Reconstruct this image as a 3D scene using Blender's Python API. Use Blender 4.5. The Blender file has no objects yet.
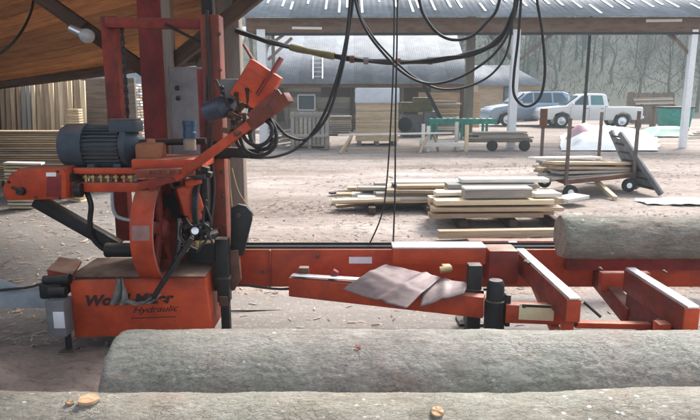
import bpy, bmesh, math, random
from mathutils import Vector, Matrix, noise
random.seed(7)
R = math.radians
sc = bpy.context.scene
COL = sc.collection
V = Vector

# ------------------------------------------------------------------ camera
F, PITCH, CH = 606.0, R(10.7), 1.7
cam = bpy.data.cameras.new('camera'); camo = bpy.data.objects.new('camera', cam); COL.objects.link(camo)
camo.location = (0, 0, CH); camo.rotation_euler = (R(90) - PITCH, 0, 0)
cam.sensor_width = 36; cam.lens = 36 * F / 700; cam.clip_start = .05; cam.clip_end = 1500
sc.camera = camo
CP, SP = math.cos(PITCH), math.sin(PITCH)
def P(x, y, d):                       # survey point: photo pixel + distance -> place
    u, v = (x - 350) / F, (210 - y) / F
    t = d / (CP + v * SP)
    return V((u * t, d, CH + t * (-SP + v * CP)))
def G(x, y):                          # the ground point seen at a photo pixel
    u, v = (x - 350) / F, (210 - y) / F
    t = -CH / (-SP + v * CP)
    return V((u * t, t * (CP + v * SP), 0))

# ------------------------------------------------------------------ materials
def nn(nt, t, **k):
    n = nt.nodes.new(t)
    for a, b in k.items(): setattr(n, a, b)
    return n
def new_mat(name):
    m = bpy.data.materials.new(name); m.use_nodes = True
    nt = m.node_tree; b = nt.nodes['Principled BSDF']
    return m, nt, b
def coords(nt, scale, attr='gc'):
    if attr == 'gc': a = nn(nt, 'ShaderNodeAttribute', attribute_name='gc'); o = a.outputs['Vector']
    else: a = nn(nt, 'ShaderNodeNewGeometry'); o = a.outputs['Position']
    mp = nn(nt, 'ShaderNodeMapping'); mp.inputs['Scale'].default_value = scale
    nt.links.new(o, mp.inputs['Vector']); return mp.outputs['Vector']
def ramp(nt, fac, stops):
    r = nn(nt, 'ShaderNodeValToRGB'); e = r.color_ramp.elements
    while len(e) < len(stops): e.new(.5)
    for i, (p, c) in enumerate(stops):
        e[i].position = p; e[i].color = (*c, 1) if len(c) == 3 else c
    nt.links.new(fac, r.inputs['Fac']); return r.outputs['Color']
def noise_n(nt, vec, scale, detail=5, rough=.6, dist=0):
    n = nn(nt, 'ShaderNodeTexNoise'); n.inputs['Scale'].default_value = scale
    n.inputs['Detail'].default_value = detail; n.inputs['Roughness'].default_value = rough
    n.inputs['Distortion'].default_value = dist
    nt.links.new(vec, n.inputs['Vector']); return n.outputs['Fac']
def mix(nt, fac, a, b, mode='MIX'):
    m = nn(nt, 'ShaderNodeMix', data_type='RGBA', blend_type=mode)
    for s, v in ((m.inputs['Factor'], fac), (m.inputs['A'], a), (m.inputs['B'], b)):
        if hasattr(v, 'links'): nt.links.new(v, s)
        elif isinstance(v, (int, float)): s.default_value = v
        else: s.default_value = (*v, 1)
    return m.outputs['Result']
def math_n(nt, op, a, b=0.0):
    m = nn(nt, 'ShaderNodeMath', operation=op)
    for i, v in enumerate((a, b)):
        if hasattr(v, 'links'): nt.links.new(v, m.inputs[i])
        else: m.inputs[i].default_value = v
    return m.outputs[0]
def bump(nt, b, h, strength, dist=.01):
    n = nn(nt, 'ShaderNodeBump'); n.inputs['Strength'].default_value = strength; n.inputs['Distance'].default_value = dist
    nt.links.new(h, n.inputs['Height']); nt.links.new(n.outputs['Normal'], b.inputs['Normal'])
def vary(nt, col, lo=.75, hi=1.2):    # each piece a little lighter or darker
    a = nn(nt, 'ShaderNodeAttribute', attribute_name='rnd')
    oi = nn(nt, 'ShaderNodeObjectInfo')
    s = math_n(nt, 'FRACT', math_n(nt, 'ADD', a.outputs['Fac'], oi.outputs['Random']))
    mr = nn(nt, 'ShaderNodeMapRange'); mr.inputs['To Min'].default_value = lo; mr.inputs['To Max'].default_value = hi
    nt.links.new(s, mr.inputs['Value'])
    return mix(nt, 1.0, col, mr.outputs['Result'], 'MULTIPLY')

def wood(name, c1, c2, c3, rough=.8, stretch=(1.2, 14, 14), grey=None, lo=.75, hi=1.2):
    m, nt, b = new_mat(name)
    v = coords(nt, stretch)
    f = noise_n(nt, v, 1.6, 6, .65, .4)
    col = ramp(nt, f, [(.3, c1), (.5, c2), (.72, c3)])
    k = noise_n(nt, coords(nt, (2, 5, 5)), 1.3, 4, .6)
    if grey: col = mix(nt, ramp(nt, k, [(.42, (0, 0, 0)), (.62, (1, 1, 1))]), col, grey)
    fine = noise_n(nt, coords(nt, (4, 90, 90)), 1, 4, .7)
    col = mix(nt, .35, col, ramp(nt, fine, [(.3, (.45, .45, .45)), (.7, (1.25, 1.25, 1.25))]), 'MULTIPLY')
    nt.links.new(vary(nt, col, lo, hi), b.inputs['Base Color'])
    b.inputs['Roughness'].default_value = rough
    bump(nt, b, fine, .35, .004)
    return m
def paint(name, c, cd, wear=.5, rough=.42, dirt=(.05, .035, .028), rust=(.12, .05, .03), dust=.0, metal=0):
    m, nt, b = new_mat(name)
    f = noise_n(nt, coords(nt, (3, 3, 3)), 2, 6, .65)
    col = ramp(nt, f, [(.33, cd), (.62, c)])
    g = noise_n(nt, coords(nt, (5, 9, 9)), 1.9, 8, .72, .6)
    g2 = noise_n(nt, coords(nt, (1.4, 3.5, 2.2)), 1.1, 7, .7, 1.0)
    col = mix(nt, ramp(nt, g2, [(.52 - .06 * wear, (0, 0, 0)), (.78 - .1 * wear, (.75 * min(1, wear + .2),) * 3)]), col, tuple(x * .5 + y * .35 for x, y in zip(dirt, cd)))
    col = mix(nt, ramp(nt, g, [(.72 - .16 * wear, (0, 0, 0)), (.84 - .12 * wear, (.9, .9, .9))]), col, dirt)
    bv = nn(nt, 'ShaderNodeBevel', samples=4); bv.inputs['Radius'].default_value = .009
    ge0 = nn(nt, 'ShaderNodeNewGeometry'); dt = nn(nt, 'ShaderNodeVectorMath', operation='DOT_PRODUCT')
    nt.links.new(bv.outputs[0], dt.inputs[0]); nt.links.new(ge0.outputs['Normal'], dt.inputs[1])
    eg = math_n(nt, 'SUBTRACT', 1.0, dt.outputs['Value'])
    chip = noise_n(nt, coords(nt, (14, 14, 14)), 2, 5, .7)
    ef = math_n(nt, 'MULTIPLY', ramp(nt, eg, [(.01, (0, 0, 0)), (.10, (1, 1, 1))]), ramp(nt, chip, [(.46, (0, 0, 0)), (.56, (.85 * min(1, wear + .25),) * 3)]))
    col = mix(nt, ef, col, (.16, .10, .075))
    h = noise_n(nt, coords(nt, (30, 30, 30)), 2, 5, .7)
    col = mix(nt, ramp(nt, h, [(.66, (0, 0, 0)), (.7, (.8, .8, .8))]), col, rust)
    if dust:
        ge = nn(nt, 'ShaderNodeNewGeometry'); sx = nn(nt, 'ShaderNodeSeparateXYZ')
        nt.links.new(ge.outputs['Normal'], sx.inputs[0])
        up = math_n(nt, 'MULTIPLY', ramp(nt, sx.outputs['Z'], [(.55, (0, 0, 0)), (.95, (1, 1, 1))]), ramp(nt, f, [(.35, (.3, .3, .3)), (.6, (dust, dust, dust))]))
        col = mix(nt, up, col, (.30, .22, .16))
    nt.links.new(vary(nt, col, .85, 1.1), b.inputs['Base Color'])
    b.inputs['Specular IOR Level'].default_value = .32
    rr = ramp(nt, g, [(.4, (rough,) * 3), (.7, (.8,) * 3)])
    nt.links.new(rr, b.inputs['Roughness']); b.inputs['Metallic'].default_value = metal
    bump(nt, b, math_n(nt, 'ADD', g, math_n(nt, 'MULTIPLY', h, .4)), .18, .004)
    return m
def plain(name, c, rough=.5, metal=0, var=.25, scale=6, bmp=.15, alpha=None):
    m, nt, b = new_mat(name)
    f = noise_n(nt, coords(nt, (1, 1, 1)), scale, 6, .65)
    lo = tuple(x * (1 - var) for x in c); hi = tuple(min(1, x * (1 + var)) for x in c)
    nt.links.new(vary(nt, ramp(nt, f, [(.3, lo), (.7, hi)]), .88, 1.1), b.inputs['Base Color'])
    b.inputs['Roughness'].default_value = rough; b.inputs['Metallic'].default_value = metal
    if bmp: bump(nt, b, f, bmp, .01)
    return m

ORANGE = paint('orange_machine_paint', (.53, .070, .020), (.33, .038, .016), .65, dust=.6)
RED = paint('worn_red_machine_paint', (.30, .036, .020), (.14, .022, .016), .9, rough=.5, dust=.8)
DRED = paint('dark_oxide_red_paint', (.23, .028, .026), (.13, .018, .018), .5, rough=.55)
MASTP = paint('brownish_red_mast_paint', (.24, .05, .028), (.13, .04, .028), .9, rough=.55, dust=.4)
RUSTY = paint('rusty_greasy_steel', (.15, .062, .038), (.07, .036, .026), .9, rough=.6, dust=.7)
DARK = paint('dark_greasy_steel', (.018, .018, .021), (.009, .009, .011), .3, rough=.42, rust=(.06, .04, .03), dust=.25)
BLUEG = paint('blue_grey_motor_paint', (.058, .077, .098), (.036, .05, .066), .3, rough=.5, rust=(.1, .09, .08), dust=.45)
GREYP = paint('grey_sheet_paint', (.20, .20, .205), (.13, .13, .135), .35, rough=.55, rust=(.16, .07, .06))
PALE = paint('pale_galvanised_paint', (.34, .38, .42), (.24, .28, .31), .4, rough=.5)
GREEN = paint('green_machine_paint', (.05, .30, .24), (.03, .2, .16), .3)
OLIVE = paint('olive_machine_paint', (.15, .13, .055), (.10, .09, .04), .5)
STEEL = plain('bright_worn_steel', (.74, .78, .82), .3, .75, .12, 20, .1)
ALU = plain('scuffed_sheet_metal', (.20, .155, .15), .6, .25, .3, 4, .15)
RUBBER = plain('black_rubber', (.009, .009, .010), .6, 0, .3, 20, .1)
BRASS = plain('brass_fitting', (.42, .32, .16), .4, .7)
WHITE = plain('white_paint', (.78, .79, .80), .5, 0, .06, 9, .05)
CARW = plain('white_car_paint', (.82, .83, .84), .25, 0, .03, 3, 0)
CARB = plain('silver_blue_car_paint', (.30, .38, .47), .3, .3, .06, 3, 0)
GLASS = plain('tinted_car_glass', (.06, .10, .13), .08, 0, .1, 3, 0)
CYAN = plain('green_tinted_glass', (.10, .26, .26), .1, 0, .1, 3, 0)
LABEL = plain('cream_label', (.66, .58, .38), .5, 0, .1, 14, .03)
LABW = plain('white_label', (.70, .72, .75), .45, 0, .08, 14, .03)
LETTER = plain('dark_lettering', (.03, .012, .012), .5, 0, .3, 30, .03)
CLOTH = plain('grey_rag_cloth', (.17, .16, .155), .95, 0, .4, 12, .6)
PLASTIC = plain('white_plastic_sheet', (.50, .56, .60), .5, 0, .1, 3, .5)
PLANK = wood('orange_larch_ceiling_boards', (.28, .105, .035), (.47, .185, .062), (.58, .27, .105), .7, (1.1, 10, 10), lo=.6, hi=1.25)
TIMBER = wood('weathered_grey_brown_timber', (.12, .085, .062), (.21, .155, .115), (.29, .22, .17), .85, grey=(.20, .18, .16))
DTIMBER = wood('dark_brown_timber', (.035, .02, .014), (.065, .036, .024), (.10, .058, .038), .8)
REDWOOD = wood('reddish_fascia_timber', (.10, .048, .03), (.19, .085, .05), (.28, .14, .085), .8, grey=(.2, .14, .1))
FRESH = wood('fresh_sawn_board', (.52, .40, .24), (.66, .53, .34), (.74, .62, .43), .75, lo=.8, hi=1.12)
PALEW = wood('pale_bleached_board', (.62, .57, .48), (.72, .68, .60), (.80, .77, .70), .75, lo=.85, hi=1.1)
OLDW = wood('grey_old_board', (.20, .17, .13), (.31, .27, .215), (.40, .355, .29), .85, grey=(.27, .26, .25))
TANW = wood('tan_board', (.30, .21, .13), (.43, .31, .20), (.53, .40, .27), .8)
SIDING = wood('green_grey_siding', (.15, .135, .105), (.25, .23, .19), (.36, .33, .28), .85, grey=(.25, .23, .2), lo=.55, hi=1.35)
FENCEW = wood('brown_fence_boards', (.10, .075, .055), (.17, .13, .10), (.24, .19, .15), .85)

def roof_mat():
    m, nt, b = new_mat('corrugated_metal_roofing')
    v = coords(nt, (1, 1, 1))
    f = noise_n(nt, v, 1.5, 7, .7)
    col = ramp(nt, f, [(.3, (.13, .145, .16)), (.55, (.20, .22, .24)), (.75, (.30, .32, .34))])
    st = noise_n(nt, coords(nt, (9, .25, 1)), 1, 4, .6)
    col = mix(nt, ramp(nt, st, [(.55, (0, 0, 0)), (.75, (.5, .5, .5))]), col, (.2, .17, .15))
    nt.links.new(vary(nt, col, .8, 1.15), b.inputs['Base Color'])
    b.inputs['Metallic'].default_value = .0; b.inputs['Roughness'].default_value = .65; b.inputs['Specular IOR Level'].default_value = .3
    return m
ROOF = roof_mat()
ROOFSTRIP = plain('white_roof_strip', (.80, .84, .88), .4, 0, .08, 4, .1)  # plain white for the strips on the open shed roof

def bark_mat(name, g1, g2, g3, lichen=.5):
    m, nt, b = new_mat(name)
    v = coords(nt, (1, 1, 1))
    w = nn(nt, 'ShaderNodeTexNoise'); w.inputs['Scale'].default_value = 9; w.inputs['Detail'].default_value = 4
    nt.links.new(v, w.inputs['Vector'])
    vm = nn(nt, 'ShaderNodeVectorMath', operation='MULTIPLY_ADD'); vm.inputs[1].default_value = (.075, .075, .075)
    nt.links.new(w.outputs['Color'], vm.inputs[0]); nt.links.new(v, vm.inputs[2])
    mp = nn(nt, 'ShaderNodeMapping'); mp.inputs['Scale'].default_value = (24, 50, 50); nt.links.new(vm.outputs[0], mp.inputs[0])
    vo = nn(nt, 'ShaderNodeTexVoronoi', feature='DISTANCE_TO_EDGE'); vo.inputs['Scale'].default_value = 1
    nt.links.new(mp.outputs[0], vo.inputs['Vector'])
    f = noise_n(nt, v, 5, 8, .72)
    big = noise_n(nt, v, 1.6, 4, .6)
    fine = noise_n(nt, coords(nt, (60, 110, 110)), 1, 5, .7)
    col = ramp(nt, f, [(.3, g1), (.5, g2), (.7, g3)])
    col = mix(nt, ramp(nt, big, [(.48, (0, 0, 0)), (.68, (.6, .6, .6))]), col, (.26, .285, .235))
    red = noise_n(nt, coords(nt, (2.2, 3, 3)), 1.7, 5, .6)
    col = mix(nt, ramp(nt, red, [(.56, (0, 0, 0)), (.72, (.6, .6, .6))]), col, (.30, .21, .165))
    crack = ramp(nt, vo.outputs['Distance'], [(.0, (1, 1, 1)), (.075, (0, 0, 0))])
    ck = math_n(nt, 'MULTIPLY', crack, ramp(nt, noise_n(nt, v, 7, 3, .6), [(.38, (.04, .04, .04)), (.66, (.46, .46, .46))]))
    col = mix(nt, ck, col, (.10, .088, .075))
    mid = noise_n(nt, coords(nt, (16, 42, 42)), 1, 6, .75, .5)
    col = mix(nt, .7, col, ramp(nt, mid, [(.3, (.62, .58, .54)), (.5, (1, 1, 1)), (.72, (1.3, 1.3, 1.3))]), 'MULTIPLY')
    col = mix(nt, .6, col, ramp(nt, fine, [(.3, (.45, .45, .45)), (.7, (1.35, 1.35, 1.35))]), 'MULTIPLY')
    l1 = nn(nt, 'ShaderNodeTexVoronoi', feature='F1'); l1.inputs['Scale'].default_value = 26; nt.links.new(vm.outputs[0], l1.inputs['Vector'])
    sp = nn(nt, 'ShaderNodeSeparateColor'); nt.links.new(l1.outputs['Color'], sp.inputs[0])
    on = ramp(nt, sp.outputs[0], [(1 - .3 * lichen, (0, 0, 0)), (1.0 - .3 * lichen + .01, (1, 1, 1))])
    spot = ramp(nt, l1.outputs['Distance'], [(.16, (1, 1, 1)), (.27, (0, 0, 0))])
    rg = ramp(nt, noise_n(nt, v, 2.3, 3, .5), [(.42, (0, 0, 0)), (.58, (1, 1, 1))])
    col = mix(nt, math_n(nt, 'MULTIPLY', math_n(nt, 'MULTIPLY', on, spot), rg), col, (.62, .64, .60))
    nt.links.new(col, b.inputs['Base Color']); b.inputs['Roughness'].default_value = .92
    hh = math_n(nt, 'SUBTRACT', math_n(nt, 'ADD', math_n(nt, 'ADD', f, math_n(nt, 'MULTIPLY', mid, 1.2)), math_n(nt, 'MULTIPLY', fine, .5)), math_n(nt, 'MULTIPLY', ck, .9))
    bump(nt, b, hh, .8, .011)
    return m
BARK = bark_mat('grey_bark', (.21, .19, .165), (.295, .275, .245), (.38, .36, .325), .14)
BARK2 = bark_mat('grey_lichened_bark', (.18, .165, .13), (.27, .25, .205), (.36, .34, .29), 1.9)
BARK3 = bark_mat('dark_green_bark', (.14, .12, .095), (.26, .225, .185), (.37, .335, .285), .2)
def cut_mat():
    m, nt, b = new_mat('cut_wood_face')
    f = noise_n(nt, coords(nt, (10, 10, 10)), 2, 6, .65)
    nt.links.new(ramp(nt, f, [(.3, (.42, .22, .12)), (.55, (.60, .38, .22)), (.75, (.68, .48, .31))]), b.inputs['Base Color'])
    b.inputs['Roughness'].default_value = .8; bump(nt, b, f, .4, .01); return m
CUT = cut_mat()
CUTG = plain('weathered_cut_face', (.24, .19, .15), .9, 0, .35, 14, .4)

def ground_mat(name, stops, speck, dark, sc1=.35, wet=None):
    m, nt, b = new_mat(name)
    v = coords(nt, (1, 1, 1), 'pos')
    f = noise_n(nt, coords(nt, (.4, 1.7, 1), 'pos'), sc1, 10, .74, .5)
    col = ramp(nt, f, stops)
    g = noise_n(nt, coords(nt, (5, 9, 5), 'pos'), 1.6, 8, .72)
    col = mix(nt, ramp(nt, g, [(.5, (0, 0, 0)), (.68, (.75, .75, .75))]), col, dark)
    vo = nn(nt, 'ShaderNodeTexVoronoi', feature='F1'); nt.links.new(coords(nt, (26, 44, 30), 'pos'), vo.inputs['Vector'])
    vo.inputs['Scale'].default_value = 1; s = nn(nt, 'ShaderNodeSeparateColor'); nt.links.new(vo.outputs['Color'], s.inputs[0])
    col = mix(nt, math_n(nt, 'MULTIPLY', ramp(nt, s.outputs[0], [(.74, (0, 0, 0)), (.76, (.75, .75, .75))]), ramp(nt, vo.outputs['Distance'], [(.25, (1, 1, 1)), (.4, (0, 0, 0))])), col, speck)
    fine = noise_n(nt, v, 45, 5, .7)
    col = mix(nt, .45, col, ramp(nt, fine, [(.3, (.55, .55, .55)), (.7, (1.25, 1.25, 1.25))]), 'MULTIPLY')
    wet_ = noise_n(nt, coords(nt, (.5, 1.1, 1), 'pos'), .42, 6, .62, .8)
    col = mix(nt, ramp(nt, wet_, [(.48, (0, 0, 0)), (.66, (.38, .38, .38))]), col, tuple(x * .75 for x in dark))
    nt.links.new(col, b.inputs['Base Color']); b.inputs['Roughness'].default_value = .95
    bump(nt, b, math_n(nt, 'ADD', g, math_n(nt, 'MULTIPLY', fine, .5)), .6, .03)
    return m
DIRT = ground_mat('pale_sawdust_dirt', [(.3, (.135, .10, .082)), (.43, (.24, .19, .16)), (.54, (.335, .28, .245)), (.68, (.52, .46, .41))], (.52, .43, .33), (.12, .09, .072))
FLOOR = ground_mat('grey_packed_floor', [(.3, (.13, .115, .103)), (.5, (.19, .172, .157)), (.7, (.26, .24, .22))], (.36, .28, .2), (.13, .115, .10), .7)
SLAB = ground_mat('pale_concrete', [(.3, (.19, .172, .155)), (.5, (.26, .24, .22)), (.7, (.33, .31, .285))], (.5, .4, .3), (.25, .235, .21), .8)
SAWD = ground_mat('brown_sawdust', [(.3, (.225, .175, .142)), (.5, (.31, .25, .21)), (.7, (.40, .325, .27))], (.42, .29, .18), (.10, .065, .05), 1.2)
def hill_mat():
    m, nt, b = new_mat('wooded_hill_ground')
    f = noise_n(nt, coords(nt, (1, 1, 1), 'pos'), .12, 8, .7)
    nt.links.new(ramp(nt, f, [(.3, (.03, .038, .028)), (.5, (.052, .06, .044)), (.7, (.08, .078, .056))]), b.inputs['Base Color'])
    b.inputs['Roughness'].default_value = 1; return m
HILL = hill_mat()
def leaf_mat(name, a, c):
    m, nt, b = new_mat(name)
    f = noise_n(nt, coords(nt, (1, 1, 1), 'pos'), .5, 5, .7)
    nt.links.new(vary(nt, ramp(nt, f, [(.35, a), (.65, c)]), .85, 1.15), b.inputs['Base Color'])
    b.inputs['Roughness'].default_value = .9; return m
LEAF = leaf_mat('far_woodland_foliage', (.04, .052, .038), (.085, .092, .064))
TWIG = plain('grey_twigs', (.13, .12, .105), .9, 0, .3, 3, .2)

# ------------------------------------------------------------------ mesh builder
def frame(d, up=V((0, 0, 1))):
    x = d.normalized()
    if abs(x.dot(up)) > .98: up = V((0, 1, 0))
    y = up.cross(x).normalized(); z = x.cross(y)
    return Matrix((x, y, z)).transposed()
class MB:
    def __init__(s):
        s.bm = bmesh.new(); s.gc = s.bm.verts.layers.float_vector.new('gc'); s.rn = s.bm.verts.layers.float.new('rnd')
    def _tag(s, vs, inv=None, rnd=None, off=None):
        r = random.random() if rnd is None else rnd
        o = V((random.uniform(-40, 40), random.uniform(-40, 40), random.uniform(-40, 40))) if off is None else off
        for v in vs:
            v[s.gc] = (inv @ v.co if inv else v.co) + o; v[s.rn] = r
    def box(s, c, size, M=None, bev=.004, taper=1.0):
        M3 = M if M is not None else Matrix.Identity(3)
        bm2 = bmesh.new(); bmesh.ops.create_cube(bm2, size=1)
        for v in bm2.verts:
            t = taper if v.co.z > 0 else 1
            v.co = V((v.co.x * size[0] * t, v.co.y * size[1] * t, v.co.z * size[2]))
        if bev: bmesh.ops.bevel(bm2, geom=bm2.edges[:], offset=min(bev, min(size) * .3), segments=2, affect='EDGES', profile=.5)
        s._merge(bm2, Matrix.Translation(V(c)) @ M3.to_4x4())
    def _merge(s, bm2, M4):
        mp = {}; r = random.random(); o = V((random.uniform(-40, 40), random.uniform(-40, 40), random.uniform(-40, 40)))
        for v in bm2.verts:
            n = s.bm.verts.new(M4 @ v.co); n[s.gc] = v.co + o; n[s.rn] = r; mp[v] = n
        for f in bm2.faces:
            try: s.bm.faces.new([mp[v] for v in f.verts])
            except ValueError: pass
        bm2.free()
    def beam(s, a, b, w, h, up=V((0, 0, 1)), bev=.004):
        a, b = V(a), V(b); M = frame(b - a, up)
        s.box((a + b) / 2, ((b - a).length, w, h), M, bev)
    def ring(s, a, b, r0, r1, n=16, caps=True):
        a, b = V(a), V(b); M = frame(b - a); L = (b - a).length
        s.lathe(a, b - a, [(0, r0), (L, r1)], n, caps)
    cyl = ring
    def lathe(s, a, d, prof, n=24, caps=True, a0=0, a1=2 * math.pi):
        a, d = V(a), V(d); M = frame(d); full = abs(a1 - a0 - 2 * math.pi) < 1e-4
        rows = []; new = []
        for (x, r) in prof:
            row = []
            for i in range(n if full else n + 1):
                t = a0 + (a1 - a0) * i / n
                v = s.bm.verts.new(a + M @ V((x, r * math.cos(t), r * math.sin(t)))); row.append(v); new.append(v)
            rows.append(row)
        m = len(rows[0])
        for p, q in zip(rows, rows[1:]):
            for i in range(n):
                j = (i + 1) % m
                s.bm.faces.new((p[i], p[j], q[j], q[i]))
        if caps and full:
            s.bm.faces.new(rows[0][::-1]); s.bm.faces.new(rows[-1])
        s._tag(new, (M.inverted().to_4x4() @ Matrix.Translation(-a)))
    def tube(s, pts, r, n=8, sub=6, caps=True):
        pts = [V(p) for p in pts]
        if sub > 1 and len(pts) > 2:
            q = []
            for i in range(len(pts) - 1):
                p0, p1, p2, p3 = pts[max(i - 1, 0)], pts[i], pts[i + 1], pts[min(i + 2, len(pts) - 1)]
                for k in range(sub):
                    t = k / sub
                    q.append(.5 * ((2 * p1) + (p2 - p0) * t + (2 * p0 - 5 * p1 + 4 * p2 - p3) * t * t + (3 * p1 - p0 - 3 * p2 + p3) * t ** 3))
            pts = q + [pts[-1]]
        rr = r if callable(r) else (lambda t: r)
        N = len(pts); rows = []; new = []; up = V((0, 0, 1)); L = 0
        y = None; o = V((random.uniform(-40, 40),) * 3); rn = random.random()
        for i, p in enumerate(pts):
            d = (pts[min(i + 1, N - 1)] - pts[max(i - 1, 0)]).normalized()
            if y is None:
                y = frame(d).col[1].copy()
            y = (y - d * y.dot(d)).normalized(); z = d.cross(y)
            if i: L += (p - pts[i - 1]).length
            row = []
            for k in range(n):
                t = 2 * math.pi * k / n; R_ = rr(i / (N - 1))
                v = s.bm.verts.new(p + (y * math.cos(t) + z * math.sin(t)) * R_)
                v[s.gc] = V((L, R_ * math.cos(t), R_ * math.sin(t))) + o; v[s.rn] = rn; row.append(v)
            rows.append(row)
        for p, q in zip(rows, rows[1:]):
            for i in range(n):
                j = (i + 1) % n; s.bm.faces.new((p[i], p[j], q[j], q[i]))
        if caps: s.bm.faces.new(rows[0][::-1]); s.bm.faces.new(rows[-1])
    def prism(s, poly, ext, bev=.004):
        bm2 = bmesh.new(); ext = V(ext)
        a = [bm2.verts.new(V(p)) for p in poly]; b = [bm2.verts.new(V(p) + ext) for p in poly]
        n = len(a); bm2.faces.new(a[::-1]); bm2.faces.new(b)
        for i in range(n): bm2.faces.new((a[i], a[(i + 1) % n], b[(i + 1) % n], b[i]))
        bmesh.ops.recalc_face_normals(bm2, faces=bm2.faces[:])
        if bev: bmesh.ops.bevel(bm2, geom=bm2.edges[:], offset=bev, segments=2, affect='EDGES', profile=.5, clamp_overlap=True)
        s._merge(bm2, Matrix.Identity(4))
    def quad(s, pts, rnd=None):
        vs = [s.bm.verts.new(V(p)) for p in pts]; s.bm.faces.new(vs); s._tag(vs, None, rnd)
    def sphere(s, c, r, sz=(1, 1, 1), n=12):
        bm2 = bmesh.new(); bmesh.ops.create_uvsphere(bm2, u_segments=n, v_segments=max(6, n // 2), radius=r)
        for v in bm2.verts: v.co = V((v.co.x * sz[0], v.co.y * sz[1], v.co.z * sz[2]))
        s._merge(bm2, Matrix.Translation(V(c)))
    def grid(s, fn, nu, nv, closed_u=False, keep=True):
        o = V((random.uniform(-40, 40),) * 3); rows = []
        for j in range(nv + 1):
            row = []
            for i in range(nu if closed_u else nu + 1):
                p, g = fn(i / nu, j / nv); v = s.bm.verts.new(p); v[s.gc] = V(g) + o; v[s.rn] = .5; row.append(v)
            rows.append(row)
        m = len(rows[0])
        for p, q in zip(rows, rows[1:]):
            for i in range(nu):
                j = (i + 1) % m; s.bm.faces.new((p[i], p[j], q[j], q[i]))
        return rows
    def build(s, name, mat, parent=None, smooth=30, local=False, origin=None):
        bmesh.ops.recalc_face_normals(s.bm, faces=s.bm.faces[:]) if smooth != 'keep' else None
        me = bpy.data.meshes.new(name)
        if parent is not None: org = V(parent['_w']) if '_w' in parent else V((0, 0, 0))
        elif local: org = V((0, 0, 0))
        elif origin is not None: org = V(origin)
        else:
            xs = [v.co for v in s.bm.verts]
            lo = [min(c[i] for c in xs) for i in range(3)]; hi = [max(c[i] for c in xs) for i in range(3)]
            org = V(((lo[0] + hi[0]) / 2, (lo[1] + hi[1]) / 2, lo[2]))
        for v in s.bm.verts: v.co -= org
        s.bm.to_mesh(me); s.bm.free()
        for m in (mat if isinstance(mat, (list, tuple)) else [mat]): me.materials.append(m)
        o = bpy.data.objects.new(name, me); COL.objects.link(o)
        if parent is not None: o.parent = parent
        else: o.location = org
        o['_w'] = list(org)
        if smooth not in (0, 'keep'):
            me.polygons.foreach_set('use_smooth', [True] * len(me.polygons))
            try: me.set_sharp_from_angle(angle=R(smooth))
            except Exception: pass
        return o
def tag(o, label=None, cat=None, group=None, kind=None):
    if label: o['label'] = label
    if cat: o['category'] = cat
    if group: o['group'] = group
    if kind: o['kind'] = kind
    return o
def thing(name, loc, label, cat, group=None):
    o = bpy.data.objects.new(name, None); COL.objects.link(o); o.location = loc; o['_w'] = list(loc)
    o.empty_display_size = .1
    return tag(o, label, cat, group)
def copy_tree(o, parent=None):
    c = o.copy(); COL.objects.link(c)
    if parent: c.parent = parent
    for ch in list(o.children): copy_tree(ch, c)
    return c
def board(name, a, b, w, h, mat, label, cat='board', group=None, up=V((0, 0, 1)), bow=.0):
    a, b = V(a), V(b); M = frame(b - a, up); L = (b - a).length
    m = MB(); m.box((0, 0, 0), (L, w, h), None, .003)
    o = m.build(name, mat, local=True); o.matrix_world = Matrix.Translation((a + b) / 2) @ M.to_4x4()
    return tag(o, label, cat, group)

# ================================================================== GROUND AND SETTING
def spaced(lo, hi, dense_lo, dense_hi, step, grow=1.35):
    xs = []; x = dense_lo
    while x < dense_hi: xs.append(x); x += step
    s = step; y = dense_hi
    while y < hi: xs.append(y); s *= grow; y += s
    xs.append(hi); s = step; y = dense_lo; l = []
    while y > lo: s *= grow; y -= s; l.append(max(y, lo))
    return l[::-1] + xs
def gz(x, y):
    n = noise.noise(V((x * .9, y * .9, 0))) * .03 + noise.noise(V((x * 3, y * 3, 4))) * .014
    for c0, k in ((12.6, .10), (14.3, .09), (15.6, -.05), (17.3, -.05), (6.3, .16)):
        d = y - c0 - k * x - .35 * noise.noise(V((x * .22, c0, 2))); n -= .05 * math.exp(-(d / .16) ** 2) - .025 * math.exp(-((abs(d) - .33) / .14) ** 2)
    if y > 25: n *= max(0, 1 - (y - 25) / 20)
    return min(n, .035) - .014
m = MB(); xs = spaced(-500, 500, -9, 14, .14); ys = spaced(-120, 900, -1, 24, .14)
rows = []
for y in ys:
    row = []
    for x in xs:
        v = m.bm.verts.new((x, y, gz(x, y))); row.append(v)
    rows.append(row)
for a, b in zip(rows, rows[1:]):
    for i in range(len(xs) - 1): m.bm.faces.new((a[i], a[i + 1], b[i + 1], b[i]))
tag(m.build('ground', DIRT, smooth=180, origin=(0, 0, 0)), kind='structure')
# packed floor below the shed roof
def sheet(name, poly, z, mat, kind='structure'):
    m = MB(); m.quad([(x, y, z) for x, y in poly]); o = m.build(name, mat, smooth=0, origin=(0, 0, 0)); return tag(o, kind=kind)
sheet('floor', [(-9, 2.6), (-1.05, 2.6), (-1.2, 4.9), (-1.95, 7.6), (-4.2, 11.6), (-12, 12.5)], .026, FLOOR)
sheet('pavement', [(-1.02, 3.35), (4.6, 3.35), (4.6, 4.95), (-1.15, 4.95)], .029, SLAB)
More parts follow.
